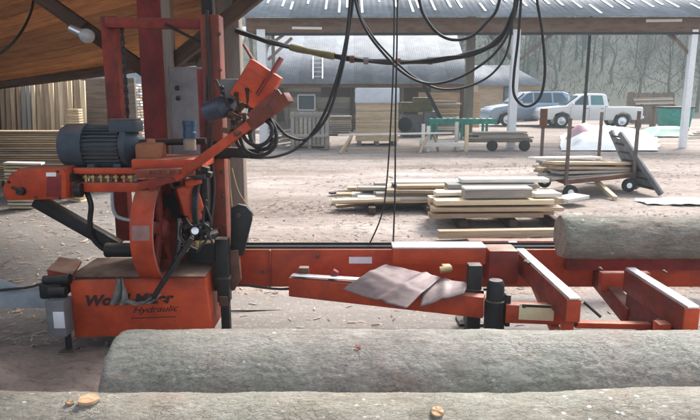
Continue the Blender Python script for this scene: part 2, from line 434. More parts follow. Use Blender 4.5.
# sawdust drift lower left
m = MB()
def fn(u, v):
    x = -2.75 + u * 1.75; y = 2.75 + v * 1.15
    e = max(0, 1 - ((u - .38) / .5) ** 2) * max(0, 1 - ((v - .5) / .5) ** 2)
    z = .014 + .16 * e * (.7 + .5 * noise.noise(V((x * 3, y * 3, 1)))) + .014 * noise.noise(V((x * 14, y * 14, 2))) * min(1, e * 6)
    return V((x, y, z)), (x, y, z)
m.grid(fn, 70, 50)
tag(m.build('sawdust_drift', SAWD, smooth=180), 'brown sawdust drifted on the floor beside the mill tongue', 'sawdust', kind='stuff')
# wood chips and bark scraps: nobody could count them
m = MB()
for i in range(9000):
    y = 3.0 + 15 * random.random() ** 1.7; x = random.uniform(-.75, .75) * y + .4
    if y < 3.4 and x > -1.6: continue
    if y < 5.0 and x > -1.1 and random.random() < .85: continue
    s = random.uniform(.004, .016) * (1 + y * .1); a = random.uniform(0, 3.14)
    M = Matrix.Rotation(a, 3, 'Z') @ Matrix.Rotation(random.uniform(-.4, .4), 3, 'X')
    c = V((x, y, max(gz(x, y), .03 if (y < 4.95 and x > -1.1) or x < -1.2 else -1) + .006))
    q = [c + M @ V(p) for p in ((-s * 1.6, -s * .35, 0), (s * 1.6, -s * .3, .002), (s * 1.5, s * .35, .004), (-s * 1.4, s * .4, 0))]
    f = m.bm.faces.new([m.bm.verts.new(p) for p in q]); m._tag(f.verts)
    f.material_index = random.choice((1, 1, 1, 2, 2, 2, 3))
tag(m.build('wood_chips', [FRESH, TANW, OLDW, DTIMBER], smooth='keep'), 'wood chips and bark scraps scattered over the yard', 'wood chips', kind='stuff')

m = MB()
for i in range(1300):
    cx_, cy_, rr_ = random.choice(((-.2, 6.0, .5), (2.6, 6.6, .8), (.6, 11.5, .9), (-.6, 9.2, .7), (3.2, 14.5, 1.2), (6.2, 13.2, 1.3), (1.4, 9.0, 1.6), (4.2, 8.2, .9)))
    a = random.uniform(0, 6.28); q = rr_ * math.sqrt(random.random()) * random.random() ** .4
    x, y = cx_ + q * 1.8 * math.cos(a), cy_ + q * math.sin(a); s_ = random.uniform(.008, .03)
    M = Matrix.Rotation(random.uniform(0, 3.14), 3, 'Z') @ Matrix.Rotation(random.uniform(-.5, .5), 3, 'X'); c = V((x, y, gz(x, y) + .012))
    f = m.bm.faces.new([m.bm.verts.new(c + M @ V(p)) for p in ((-s_ * 1.5, -s_ * .4, 0), (s_ * 1.3, -s_ * .5, .004), (s_ * 1.6, s_ * .3, .002), (-s_ * 1.2, s_ * .5, .006))]); m._tag(f.verts)
tag(m.build('bark_litter', plain('brown_bark_bits', (.17, .13, .105), .9, 0, .35, 8, .2), smooth='keep'), 'brown bark litter strewn in patches round the yard piles', 'bark litter', kind='stuff')
# hill and far woodland
def hz(x, y):
    t = max(0, (y - 48) / 100); return 34 * min(1, t) ** 1.15 * (1 + .18 * noise.noise(V((x * .012, y * .012, 0)))) - .05 + (0 if t == 0 else noise.noise(V((x * .06, y * .06, 3))) * 1.6 * min(1, t * 3))
m = MB()
def fn(u, v):
    x = -170 + 380 * u; y = 46 + 160 * v; return V((x, y, hz(x, y))), (x, y, 0)
m.grid(fn, 80, 40); tag(m.build('hill', HILL, smooth=180, origin=(0, 0, 0)), kind='structure')
m = MB()
for i in range(760):
    y = 60 + 95 * random.random(); x = random.uniform(-.62, .75) * y
    h = random.uniform(4, 8); z0 = hz(x, y) - .3; r = random.uniform(.9, 2.0)
    m.tube([(x, y, z0), (x + random.uniform(-.3, .3), y, z0 + h * .9)], lambda t: .13 * (1 - .7 * t), 4, 1, False)
    conif = random.random() < .3
    for k in range(170):
        t = random.random(); a = random.uniform(0, 6.28)
        rad = r * ((1 - t) if conif else math.sin(.35 + 2.5 * t)) * math.sqrt(random.random())
        c = V((x + rad * math.cos(a), y + rad * math.sin(a), z0 + h * (.2 + .85 * t))); s = random.uniform(.25, .7)
        dv = V((math.cos(a) * random.uniform(.2, 1), math.sin(a) * random.uniform(.2, 1), random.uniform(.1, 1.3))).normalized(); sv = dv.cross(V((random.gauss(0, 1), random.gauss(0, 1), random.gauss(0, 1)))).normalized() * random.uniform(.015, .045)
        f = m.bm.faces.new([m.bm.verts.new(p) for p in (c - dv * s + sv, c - dv * s - sv, c + dv * s)]); m._tag(f.verts, None, (i * .37) % 1)
for i in range(42000):
    y = 52 + 100 * random.random(); x = random.uniform(-.62, .75) * y; c = V((x, y, hz(x, y) + random.uniform(0, 1.3))); s = random.uniform(.05, .13)
    dv = V((random.gauss(0, .5), random.gauss(0, .5), 1)).normalized() * random.uniform(.2, .7); sv = V((random.gauss(0, 1), random.gauss(0, 1), 0)).normalized() * random.uniform(.015, .05)
    f = m.bm.faces.new([m.bm.verts.new(p) for p in (c - sv, c + sv, c + dv)]); m._tag(f.verts, None, random.random())
tag(m.build('distant_woodland', LEAF, smooth='keep'), 'hazy grey green woodland covering the hill behind the yard', 'woodland', kind='stuff')
def bare_tree(px, d, h, seed, label):
    rnd = random.Random(seed); b = P(px, 100, d); b.z = hz(b.x, d) if d > 48 else 0
    t = thing('bare_tree', b, label, 'tree', 'bare trees in front of the wooded hill')
    tr = MB(); cr = MB(); pts = [b + V((rnd.uniform(-.15, .15) * k, rnd.uniform(-.15, .15) * k, h * .75 * k / 4)) for k in range(5)]
    tr.tube(pts, lambda t: .17 * (1 - .75 * t) * h / 8, 7, 3); tr.build('trunk', TWIG, t)
    def limb(p, d_, L, r, lvl):
        e = [p]; dd = d_.copy()
        for k in range(3):
            dd = (dd + V((rnd.gauss(0, .18), rnd.gauss(0, .18), rnd.gauss(.06, .12)))).normalized(); e.append(e[-1] + dd * L / 3)
        cr.tube(e, lambda t: r * (1 - .7 * t), 4 if lvl else 5, 1, False)
        if lvl < 2:
            for k in range(4):
                q = e[1 + k % 3]; nd = (dd + V((rnd.gauss(0, .6), rnd.gauss(0, .6), rnd.gauss(.1, .4)))).normalized(); limb(q, nd, L * .6, r * .55, lvl + 1)
    for k in range(11):
        f = .3 + .7 * k / 10; i = min(int(f * 4), 3); p = pts[i].lerp(pts[i + 1], f * 4 - i)
        a = rnd.uniform(0, 6.28); limb(p, V((math.cos(a), math.sin(a), rnd.uniform(.4, 1.2))).normalized(), h * .32 * (1.2 - f * .5), .05 * h / 8, 0)
    cr.build('crown', TWIG, t)
bare_tree(667, 47, 7.5, 1, 'tall bare grey tree standing left of the right white shed post')
bare_tree(640, 53, 6.5, 2, 'bare tree with forked limbs behind the brown board fence')
bare_tree(610, 60, 7, 3, 'faint bare tree on the hillside above the pickup cab')
bare_tree(555, 58, 7, 4, 'faint bare tree on the hillside right of the small tin roofed house')
bare_tree(698, 50, 8, 5, 'bare tree at the right edge behind the right white shed post')

# ================================================================== TIMBER SHED OVER THE MILL
P1, P2, P3 = P(0, 84, 11), P(208, 56, 7), P(262, -25, 5)
bdir, edir = (P1 - P2), (P3 - P2)
nrm = bdir.cross(edir).normalized()
if nrm.z < 0: nrm = -nrm
def roofz(x, y): return P2.z - (nrm.x * (x - P2.x) + nrm.y * (y - P2.y)) / nrm.z
rp = P(155, 50, 5.3)
shed = thing('timber_shed', (rp.x, 5.3, 0), 'open timber shed over the mill head with orange board ceiling and knee braces', 'shed')
bn, en = bdir.normalized(), (edir - bdir * edir.dot(bdir) / bdir.length_squared).normalized()
ed_u = edir.normalized(); Lb = bdir.length * 2.3; step = .15
ncount = int(edir.length * 4.5 * abs(ed_u.dot(en)) / step)  # roof run past the view, left and behind the camera, to shade the mill
m = MB()
for k in range(ncount):
    s = (k + .5) * step; st = P2 + ed_u * (s / ed_u.dot(en))
    a = st; b = st + bn * Lb
    mid = a + bn * Lb * random.uniform(.35, .75)
    for p, q in ((a, mid - bn * .002), (mid + bn * .002, b)):
        M = Matrix((bn, nrm.cross(bn), nrm)).transposed()
        m.box((p + q) / 2 + nrm * (.012 + random.uniform(0, .002)), ((q - p).length, step - .004, .022), M, .003)
roof = m.build('ceiling_boards', PLANK, shed)
m = MB()
ee = ed_u * edir.length * 4.5; q0 = P2 + nrm * .05
m.prism([q0, q0 + bn * Lb, q0 + bn * Lb + ee, q0 + ee], nrm * .02, 0); m.build('roof_sheeting', ROOF, shed)
def upright(par, name, x, y, z1, w, d, mat, z0=0):
    m = MB(); m.beam((x, y, z0), (x, y, z1), w, d, V((0, 1, 0))); return m.build(name, mat, par)
rz = roofz(rp.x, 5.3) - .005
ro = upright(shed, 'post', rp.x, 5.3, rz, .20, .20, DRED); ro['label'] = 'dark red painted square post'
pk = P(169, 50, 5.25); po = upright(shed, 'cover_plank', pk.x, 5.26, rz - .02, .075, .12, TIMBER)
wp = P(231, 60, 5.6); pw = upright(shed, 'post', wp.x, 5.6, roofz(wp.x, 5.6) + .5, .19, .17, TIMBER); pw['label'] = 'weathered grey timber post'
for a, b in ((P(150, 74, 5.3), P(36, -6, 5.3)), (P(166, 68, 5.3), P(262, -9, 5.2))):
    m = MB(); m.beam(a, b, .09, .11); m.build('knee_brace', DTIMBER, shed)
for (x, y) in ((-5.6, 7.6), (-3.9, 4.4)):
    upright(shed, 'post', x, y, roofz(x, y) - .005, .18, .18, TIMBER)
# rafter under the boards on the open side
m = MB(); a = P2 + bn * .12 - nrm * .07; b = P2 + edir * 2.4 + bn * .12 - nrm * .07; m.beam(a, b, .07, .12, nrm); m.build('edge_rafter', DTIMBER, shed)
m = MB(); a = P2 + ed_u * .1 - nrm * .06; b = a + bn * Lb; m.beam(a, b, .08, .10, nrm); m.build('eave_beam', DTIMBER, shed)

# floodlight on the brace
fl = P(84, 34, 5.12)
t = thing('flood_lamp', fl, 'unlit silver work lamp fixed under the dark brace of the shed', 'lamp')
m = MB(); a, b = P(70, 28, 5.12), P(83, 34, 5.12); m.lathe(a, b - a, [(0, .0), (0, .03), (.09, .035), ((b - a).length, .045)], 16); m.build('housing', STEEL, t)
m = MB(); c = P(87, 36, 5.1); m.sphere(c, .065, (1, .8, .9), 16); m.build('glass', plain('dusty_lamp_glass', (.42, .45, .47), .2), t)
m = MB(); m.beam(P(80, 32, 5.15), P(86, 22, 5.24), .03, .012); m.build('bracket', DARK, t)
m = MB(); m.tube([P(34, -8, 5.6), P(31, 12, 5.4), P(20, 34, 5.1), P(5, 50, 5.0), P(-12, 58, 5.0)], .011, 8)
tag(m.build('power_cable', RUBBER), 'black cable sagging below the orange board ceiling at the upper left', 'cable')

# ================================================================== SAW HEAD
hb = V((-1.25, 4.2, .6))
head = thing('sawmill_carriage', hb, 'orange saw carriage on the mill rail with blue grey motor and open wheel guard', 'sawmill')
lm, rm = P(113, 60, 4.55), P(215, 100, 4.25)
top = P(113, 17, 4.55).z
m = MB(); m.beam((lm.x, 4.55, .61), (lm.x, 4.55, top), .105, .10, V((0, 1, 0))); m.build('mast', RED, head)
m = MB(); tz = P(213, 16, 4.25).z; m.beam((rm.x, 4.25, .62), (rm.x, 4.25, tz), .125, .15, V((0, 1, 0))); m.build('mast', MASTP, head)
# dark greasy slide strips on the mast's left flank, dark upper guide
m = MB(); m.beam((rm.x - .085, 4.26, .66), (rm.x - .085, 4.26, tz - .35), .04, .12, V((0, 1, 0))); m.build('mast_slide', DRED, head)
m = MB(); m.beam((rm.x - .02, 4.25, tz), (rm.x - .02, 4.25, tz + .5), .075, .09, V((0, 1, 0))); m.build('cable_guide', DARK, head)
m = MB(); a = V((lm.x, 4.5, P(0, 23, 4.5).z)); b = V((rm.x, 4.32, P(0, 23, 4.32).z - .01)); m.beam(a, b, .07, .07); m.build('top_crossbar', RED, head)
m = MB(); m.tube([P(165, 24, 4.3), P(176, 30, 4.3), P(196, 40, 4.25), P(206, 44, 4.22)], .01, 8); m.build('hose', RUBBER, head)
# lifting chain beside the left mast
m = MB(); cx, cy = P(124, 60, 4.5).x, 4.5; z = 1.55; k = 0
while z < top - .03:
    if k % 2: m.box((cx, cy, z), (.03, .008, .05), None, .003)
    else: m.box((cx, cy, z), (.014, .022, .05), None, .003)
    z += .036; k += 1
m.build('lifting_chain', DARK, head)
# motor: cowl, ribbed body, terminal box, feet
ma, mb_ = P(63, 146, 4.02), P(137, 146, 4.02); L = mb_.x - ma.x; ax = V((1, 0, 0)); mc = V((ma.x, 4.02, ma.z))
m = MB(); m.lathe(mc + ax * .17, ax, [(0, .118), (L - .25, .118), (L - .24, .145), (L - .21, .145), (L - .17, .10), (L - .12, .05)], 32)
for k in range(30):
    t = 2 * math.pi * k / 30; M = Matrix.Rotation(t, 3, 'X')
    m.box(mc + ax * (.17 + (L - .25) / 2) + M @ V((0, 0, .128)), (L - .26, .006, .026), M, .001)
mot = m.build('motor', BLUEG, head, 35)
m = MB(); m.lathe(mc, ax, [(0, .02), (0, .085), (.015, .125), (.045, .146), (.175, .15), (.175, .14)], 36)
for r_ in (.04, .06, .08): m.lathe(mc - ax * .004, ax, [(0, r_), (.004, r_), (.004, r_ + .006), (0, r_ + .006)], 24, False)
m.build('fan_cowl', BLUEG, mot, 35)
m = MB(); tb = P(126, 127, 3.98); m.box(tb + V((0, 0, .005)), (.185, .14, .075), None, .012); m.box(tb + V((0, -.0, .047)), (.16, .12, .012), None, .006); m.build('terminal_box', BLUEG, mot)
m = MB(); c = P(111, 122, 4.0)
m.lathe(c - V((0, .006, 0)), V((0, 1, 0)), [(0, .014), (0, .024), (.012, .024), (.012, .014), (0, .014)], 14, False); m.build('lifting_eye', RUSTY, mot)
m = MB()
for x in (ma.x + .22, ma.x + L - .1):
    for y in (3.93, 4.11): m.box((x, y, mc.z - .135), (.05, .05, .05), None, .006)
m.build('mounting_foot', BLUEG, mot)
# motor base and horizontal arms
zt = P(0, 168, 4.0).z
m = MB(); a, b = P(54, 170, 4.0), P(140, 170, 4.0); m.box(((a.x + b.x) / 2, 4.02, a.z), (b.x - a.x, .3, .04)); m.build('motor_base', RED, head)
m = MB(); a, b = P(80, 187, 3.85), P(142, 187, 3.85); m.box(((a.x + b.x) / 2, 3.87, a.z), (b.x - a.x, .08, .06)); m.build('lower_arm', ORANGE, head)
m = MB(); a, b = P(74, 171, 3.82), P(140, 171, 3.82); m.box(((a.x + b.x) / 2, 3.84, a.z), (b.x - a.x, .06, .035)); m.build('upper_arm', ORANGE, head)
m = MB()
for px in (86, 93, 101, 108, 116, 124, 131):
    a = P(px, 179, 3.87); m.cyl(a - V((0, 0, .028)), a + V((0, 0, .028)), .012, .012, 8); m.box(a + V((0, 0, .012)), (.03, .03, .018), None, .003)
m.build('adjusting_bolts', BRASS, head)
m = MB(); a = P(71, 185, 3.88); m.box(a, (.12, .18, .14), None, .01); m.build('arm_housing', RUSTY, head)
m = MB(); a = P(70, 176, 3.85); m.box(a, (.10, .16, .06), None, .01); m.cyl(P(76, 190, 3.8), P(82, 190, 3.8), .045, .045, 14); m.build('roller_block', DARK, head)
# blade guard on the left end
g = [P(x, y, 3.72) for x, y in ((3, 186), (10, 174), (20, 168.5), (62, 168.5), (66, 174), (66, 199), (8, 200.5), (3, 196))]
m = MB(); m.prism(g, (0, .2, 0), .008); gd = m.build('blade_guard', ORANGE, head)
m = MB(); m.prism([P(x, y, 3.717) for x, y in ((47, 175), (61, 175), (61, 197), (46, 197))], (0, .006, 0), .001); m.build('inspection_panel', DRED, gd)
m = MB(); m.prism([P(x, y, 3.714) for x, y in ((46, 172.5), (56, 172.5), (56, 176.5), (46, 176.5))], (0, .004, 0), 0); m.build('sticker', LABW, gd)
m = MB(); a = P(22, 191, 3.72); m.cyl(a, a - V((0, .035, 0)), .028, .022, 16); m.beam(P(12, 187, 3.69), P(24, 192, 3.69), .022, .018); m.build('latch_handle', DARK, gd)
# dark strut and hose under the arm
m = MB(); m.beam(P(36, 200, 3.95), P(119, 247, 3.95), .07, .085); m.build('diagonal_strut', DARK, head)
m = MB(); m.tube([P(86, 190, 3.9), P(91, 205, 3.88), P(90, 222, 3.88), P(93, 238, 3.9), P(104, 249, 3.92), P(118, 252, 3.92)], .017, 10); m.build('hose', DARK, head)
m = MB(); m.tube([P(112, 190, 3.86), P(113, 208, 3.84), P(118, 217, 3.8), P(134, 221, 3.76)], .011, 8); m.build('hose', PALE, head)
m = MB(); a, b = P(106, 250, 3.85), P(136, 250, 3.85); m.lathe(a, b - a, [(0, .046), (.02, .05), (.03, .047), ((b - a).length, .047)], 20); m.build('cylinder', DARK, head)
# drive wheel guard: drum with its axis along the rail, open to the right
wr = P(168, 229, 3.9); Rw = 51.5 * 3.86 / F
xr, xl = wr.x, wr.x - .135
m = MB(); A = V((xl, 3.9, wr.z))
m.lathe(A, ax, [(0, Rw - .012), (0, Rw), (.135, Rw), (.135, Rw - .012), (.012, Rw - .012)], 64, False)
m.lathe(A, ax, [(.01, .06), (.01, Rw - .012)], 48, False)
gu = m.build('wheel_guard', ORANGE, head, 35)
m = MB()     # faded grey band round the rim
m.lathe(A + ax * .014, ax, [(0, Rw + .0015), (.108, Rw + .0015)], 10, False, R(164), R(180)); bnd = m.build('faded_band', paint('sun_faded_pink_paint', (.36, .22, .21), (.28, .13, .11), .6, rough=.6), gu)
m = MB()     # wheel: rim, spokes, hub
B = V((xr - .075, 3.9, wr.z))
m.lathe(B, ax, [(0, Rw - .045), (0, Rw - .02), (.05, Rw - .02), (.05, Rw - .045), (0, Rw - .045)], 56, False)
m.lathe(B - ax * .02, ax, [(0, .02), (0, .07), (.08, .065), (.1, .04), (.1, 0.01)], 24)
for k in range(5):
    t = R(20) + 2 * math.pi * k / 5; d = V((0, math.cos(t), math.sin(t)))
    m.beam(B + ax * .025 + d * .055, B + ax * .025 + d * (Rw - .035), .075, .028, ax)
m.build('band_wheel', paint('greasy_dark_red', (.27, .036, .024), (.12, .02, .016), .8, rough=.5), head, 35)
m = MB()     # thin blade on the wheel edge
m.lathe(B + ax * .05, ax, [(0, Rw - .016), (.028, Rw - .016)], 56, False); m.build('saw_blade', STEEL, head)
# feed motor block and second pulley
m = MB(); M = Matrix.Rotation(R(-14), 3, 'Y') @ Matrix.Rotation(R(25), 3, 'Z'); m.box(P(189, 199, 3.97), (.14, .14, .2), M, .02); m.box(P(192, 182, 3.97), (.11, .12, .05), M, .01); m.box(P(194, 216, 3.95), (.09, .1, .06), M, .01); m.build('feed_gearbox', ORANGE, head)
m = MB(); c = P(202, 205, 4.1); m.lathe(c, V((1, -.05, 0)), [(0, .2), (0, .235), (.035, .235), (.035, .2), (0, .2)], 40, False)
m.lathe(c, V((1, -.05, 0)), [(.004, .01), (.004, .2)], 24, False); m.build('belt_pulley', DARK, head)
# hydraulic fittings
m = MB()
for (x, y, r_, l_) in ((189, 226, .022, .08), (198, 231, .028, .1), (206, 226, .018, .09), (185, 236, .02, .07), (200, 241, .024, .12), (211, 236, .02, .1)):
    c = P(x, y, 3.92); d = V((random.uniform(-1, 1), -.4, random.uniform(-.6, .6))).normalized(); m.cyl(c - d * l_ / 2, c + d * l_ / 2, r_, r_ * .8, 10); m.box(c, (.04, .04, .035), frame(d), .004)
m.build('valve_bank', DARK, head)
m = MB(); m.cyl(P(184, 245, 3.86), P(214, 241, 3.84), .014, .012, 10); m.box(P(187, 246, 3.85), (.035, .03, .04), None, .005); m.box(P(197, 244, 3.85), (.03, .03, .045), None, .005); m.sphere(P(186, 250, 3.84), .017); m.build('brass_valve', BRASS, head)
m = MB(); c = P(194, 232, 3.84); m.cyl(c, c + V((.02, -.05, .02)), .026, .024, 14); m.build('gauge', STEEL, head)
m = MB()
for pts in (((205, 205), (211, 222), (206, 240), (196, 252)), ((182, 222), (180, 234), (186, 244), (198, 250)), ((207, 200), (203, 218), (208, 232), (213, 244)), ((186, 218), (192, 226), (204, 224), (212, 230)), ((178, 240), (174, 258), (164, 280), (153, 298))):
    m.tube([P(x, y, 3.76) for x, y in pts], .0075, 8)
m.build('hoses', RUBBER, head)
m = MB(); m.beam(P(192, 238, 3.75), P(153, 298, 3.66), .035, .03); m.beam(P(193, 236, 3.77), P(178, 256, 3.74), .05, .02); m.build('drag_bracket', DARK, head)
# deck above the wheel, tan housing
m = MB(); a, b = P(135, 163, 3.85), P(205, 163, 3.85); m.box(((a.x + b.x) / 2, 3.95, a.z), (b.x - a.x, .34, .06), None, .008); m.build('deck', ORANGE, head)
m = MB(); a, b = P(139, 173, 3.76), P(196, 171, 3.76); m.beam(a, b, .12, .05); m.beam(P(145, 176, 3.72), P(192, 172, 3.7), .02, .03)
for px in (148, 158, 168, 178, 188): m.cyl(P(px, 172, 3.72), P(px, 172, 3.67), .014, .012, 6)
m.build('clamp_plate', MASTP, head)
m = MB(); m.box(P(151, 151, 3.9), (.16, .16, .105), None, .02); m.cyl(P(151, 143, 3.9), P(151, 139, 3.9), .03, .025, 12); m.build('gear_cover', paint('tan_orange_paint', (.34, .13, .065), (.22, .08, .045), .7, rough=.6), head)
m = MB(); a, b = P(136, 143, 3.98), P(206, 141, 3.98); m.cyl(a, b, .022, .022, 12); m.build('drive_shaft', DARK, head)
m = MB(); a = P(190, 150, 3.86); m.lathe(a, V((0, 0, 1)), [(0, .04), (.06, .04), (.065, .036), (.075, .036), (.08, .03)], 18); bo = m.build('coolant_bottle', CUTG, head)
m = MB(); a = P(190, 138, 3.86); m.lathe(a, V((0, 0, 1)), [(0, .042), (.035, .043), (.04, .04), (.075, .04), (.08, .043), (.108, .043), (.112, .03)], 20); m.build('bottle_cap', plain('blue_black_cap', (.02, .05, .1), .3), bo)
# control boom rising to the right
ba, bb, bc = P(176, 178, 3.72), P(246, 128, 3.62), P(289, 97, 3.55)
m = MB(); m.beam(ba, bb + (bb - ba) * .06, .045, .052); m.build('control_boom', ORANGE, head)
m = MB(); m.beam(P(243, 131, 3.66), bc, .075, .06); m.beam(P(252, 121, 3.6), P(283, 96, 3.56), .03, .10); m.box(P(276, 106, 3.56), (.06, .07, .08), Matrix.Rotation(R(-35), 3, 'Y'), .006); m.build('boom_end', MASTP, head)
m = MB(); m.beam(P(140, 186, 3.74), P(178, 177, 3.73), .04, .05); m.beam(P(150, 190, 3.74), P(190, 168, 3.74), .03, .03); m.build('boom_root', RED, head)
M = Matrix.Rotation(R(33), 3, 'Y')
m = MB(); m.box(P(257, 86, 3.66), (.205, .15, .24), M, .01); m.box(P(252, 81, 3.6), (.12, .05, .1), M, .004); cb = m.build('control_box', ORANGE, head)
m = MB(); m.box(P(270, 77, 3.62), (.012, .16, .26), M, .003); m.build('box_lid', DRED, cb)
m = MB(); m.box(P(231, 90, 3.75), (.11, .12, .13), None, .01); m.build('relay_box', GREYP, head)
m = MB(); a, b = P(206, 113, 3.72), P(232, 104, 3.66); m.lathe(a, b - a, [(0, .04), (.01, .062), (.13, .065), (.15, .05), ((b - a).length, .035)], 20); m.build('hydraulic_motor', plain('blue_black_paint', (.03, .04, .065), .45), head)
m = MB()
for k in range(16):
    c = P(random.uniform(222, 256), random.uniform(98, 134), random.uniform(3.6, 3.74)); d = V((random.gauss(0, 1), random.gauss(0, .5), random.gauss(0, 1))).normalized()
    if k % 2: m.cyl(c - d * .045, c + d * .045, .014, .014, 8)
    else: m.box(c, (random.uniform(.03, .07), .03, random.uniform(.025, .05)), frame(d), .004)
m.build('valve_levers', RUSTY, head)
m = MB()
for (x0, y0, x1, y1) in ((228, 108, 222, 88), (240, 112, 236, 94), (248, 108, 247, 90), (216, 80, 222, 92)):
    m.cyl(P(x0, y0, 3.6), P(x1, y1, 3.57), .008, .008, 8); m.sphere(P(x1, y1, 3.57), .014)
m.build('control_levers', DARK, head)
m = MB(); m.tube([P(276, 92, 3.62), P(262, 70, 3.7), P(252, 58, 3.85), P(244, 45, 4.0)], .01, 8); m.build('red_conduit', RED, head)
m = MB()
m.tube([P(240, 126, 3.66), P(246, 140, 3.6), P(258, 146, 3.56), P(269, 140, 3.55), P(272, 128, 3.56), P(264, 120, 3.6), P(253, 124, 3.62), P(250, 136, 3.62), P(257, 148, 3.6), P(268, 148, 3.57), P(274, 138, 3.56)], .012, 10)
m.tube([P(238, 130, 3.68), P(244, 148, 3.63), P(256, 155, 3.6), P(268, 153, 3.58), P(276, 143, 3.57), P(275, 128, 3.58), P(268, 117, 3.62)], .011, 10)
m.tube([P(232, 120, 3.7), P(236, 140, 3.68), P(244, 152, 3.66), P(250, 156, 3.64)], .012, 8)
m.build('coiled_hoses', RUBBER, head)
m = MB(); m.beam(P(228, 152, 3.75), P(262, 154, 3.66), .05, .06); m.build('hose_bracket', DARK, head)
m = MB(); m.tube([P(207, 10, 4.16), P(209, 60, 4.15), P(212, 110, 4.14), P(211, 150, 4.12), P(214, 190, 4.1), P(209, 236, 4.05)], .012, 8); m.build('mast_cable', RUBBER, head)
m = MB(); m.tube([P(204, 24, 4.2), P(207, 80, 4.18), P(205, 140, 4.14), P(203, 180, 4.06)], .008, 8); m.build('mast_hose', DARK, head)
for px, py in ((219, 34), (220, 70), (222, 172), (223, 196), (224, 226), (213, 226)):
    a = P(px, py, 4.176); m = MB(); m.lathe(a, V((0, -1, 0)), [(0, .015), (.004, .015), (.005, .010), (.014, .010), (.015, .003)], 6); m.build('bolt', RUSTY, head)
for px, py in ((9, 182), (58, 171.5), (36, 197), (60, 198)):
    a = P(px, py, 3.72); m = MB(); m.lathe(a, V((0, -1, 0)), [(0, .010), (.003, .010), (.004, .007), (.010, .007), (.011, .002)], 6); m.build('bolt', DARK, gd)
for yy, hh_ in ((150, .12), (112, .05)):
    m = MB(); m.box(P(220, yy, 4.17), (.15, .03, hh_), None, .006); m.build('mast_plate', DARK, head)
m = MB()
for k in range(9):
    c = P(random.uniform(176, 206), random.uniform(168, 178), random.uniform(3.74, 3.9)); m.box(c, (random.uniform(.04, .09), .06, random.uniform(.02, .05)), Matrix.Rotation(random.uniform(-.6, .6), 3, 'Y'), .005)
m.build('greasy_linkage', DARK, head)
m = MB(); m.box(P(205, 190, 4.05), (.06, .1, .28), None, .008); m.build('guard_frame', DARK, head)
m = MB(); m.box(P(174, 196, 4.15), (.12, .1, .3), None, .01); m.build('guard_frame', DARK, head)
# bullet shaped black plate beside the mast, carriage brackets
m = MB(); m.prism([P(x, y, 4.08) for x, y in ((231, 208), (238, 204), (246, 206), (252, 213), (252, 220), (243, 256), (230, 256))], (0, .035, 0), .006); m.build('side_plate', DARK, head)
m = MB(); c = P(239, 215, 4.08); m.cyl(c, c - V((0, .02, 0)), .014, .014, 6); m.build('plate_bolt', RUSTY, head)
m = MB(); m.prism([P(x, y, 4.066) for x, y in ((208, 254), (238, 250), (241, 280), (234, 291), (211, 291))], (0, .05, 0), .006); m.build('carriage_bracket', RUSTY, head)
m = MB(); m.tube([P(232, 168, 4.2), P(238, 190, 4.2), P(247, 205, 4.2), P(254, 216, 4.25)], .004, 6); m.tube([P(229, 160, 4.2), P(230, 185, 4.2), P(232, 206, 4.2)], .005, 6); m.build('thin_wires', BRASS, head)
m = MB(); a = P(205, 238, 4.15); m.box(a + V((0, 0, -.03)), (.2, .3, .2), None, .01); m.build('carriage', DARK, head)
m = MB(); a, b = P(136, 212, 4.2), P(205, 212, 4.2); m.box(((a.x + b.x) / 2, 4.3, a.z), (b.x - a.x, .1, .45), None, .01); m.build('head_frame', DRED, head)

# ================================================================== SAWMILL BED
bedo = V((0, 4.3, 0))
bed = thing('sawmill_bed', bedo, 'long orange sawmill bed with front box, rail, cross bunks and log loader arm', 'sawmill bed')
zr1, zr0 = P(0, 249.5, 4.25).z, P(0, 287, 4.25).z
m = MB(); m.box((1.15, 4.31, (zr1 + zr0) / 2), (4.9, .12, zr1 - zr0), None, .006)
m.build('main_rail', ORANGE, bed)
m = MB(); m.box((1.15, 4.30, zr1 + .008), (4.9, .05, .014), None, .003); m.box((1.15, 4.36, zr1 + .01), (4.9, .012, .03), None, .002); m.build('roller_track', plain('dull_black_track', (.02, .02, .022), .95, 0, .3, 20, .1), bed)
m = MB(); m.prism([P(x, y, 4.246) for x, y in ((349, 257), (372, 257), (372, 263.5), (349, 263.5))], (0, .003, 0), 0); m.build('white_plate', LABW, bed)
m = MB(); m.box((2.3, 5.0, .42), (2.6, .1, .16), None, .006); m.build('rear_rail', RED, bed)
# front box with lettering
zb1, zb0 = P(0, 281, 3.78).z, P(0, 338, 3.78).z
xa, xb = P(71, 300, 3.78).x, P(203, 300, 3.78).x
m = MB()
m.prism([(xa, 3.78, zb0), (xb + .03, 3.86, zb0), (xb, 3.86, zb1 + .015), (xa, 3.78, zb1)], (0, .42, 0), .01)
bx = m.build('hydraulic_box', ORANGE, bed)
m = MB(); m.box(((xa + xb) / 2, 4.03, zb1 + .02), (xb - xa + .03, .46, .012), None, .003); m.build('box_lid', paint('dirty_brown_red_lid', (.15, .035, .026), (.07, .03, .024), .9, rough=.7, dust=.8), bx)
def text(body, size, sx, offset, shear):
    cu = bpy.data.curves.new('lettering', 'FONT'); cu.body = body; cu.size = size; cu.shear = shear; cu.offset = offset; cu.extrude = .0012
    o = bpy.data.objects.new('tmp_text', cu); COL.objects.link(o)
    bpy.context.view_layer.update()
    dg = bpy.context.evaluated_depsgraph_get(); me = bpy.data.meshes.new_from_object(o.evaluated_get(dg))
    bpy.data.objects.remove(o); bpy.data.curves.remove(cu)
    return me
ang = math.atan2(.08, xb - xa)
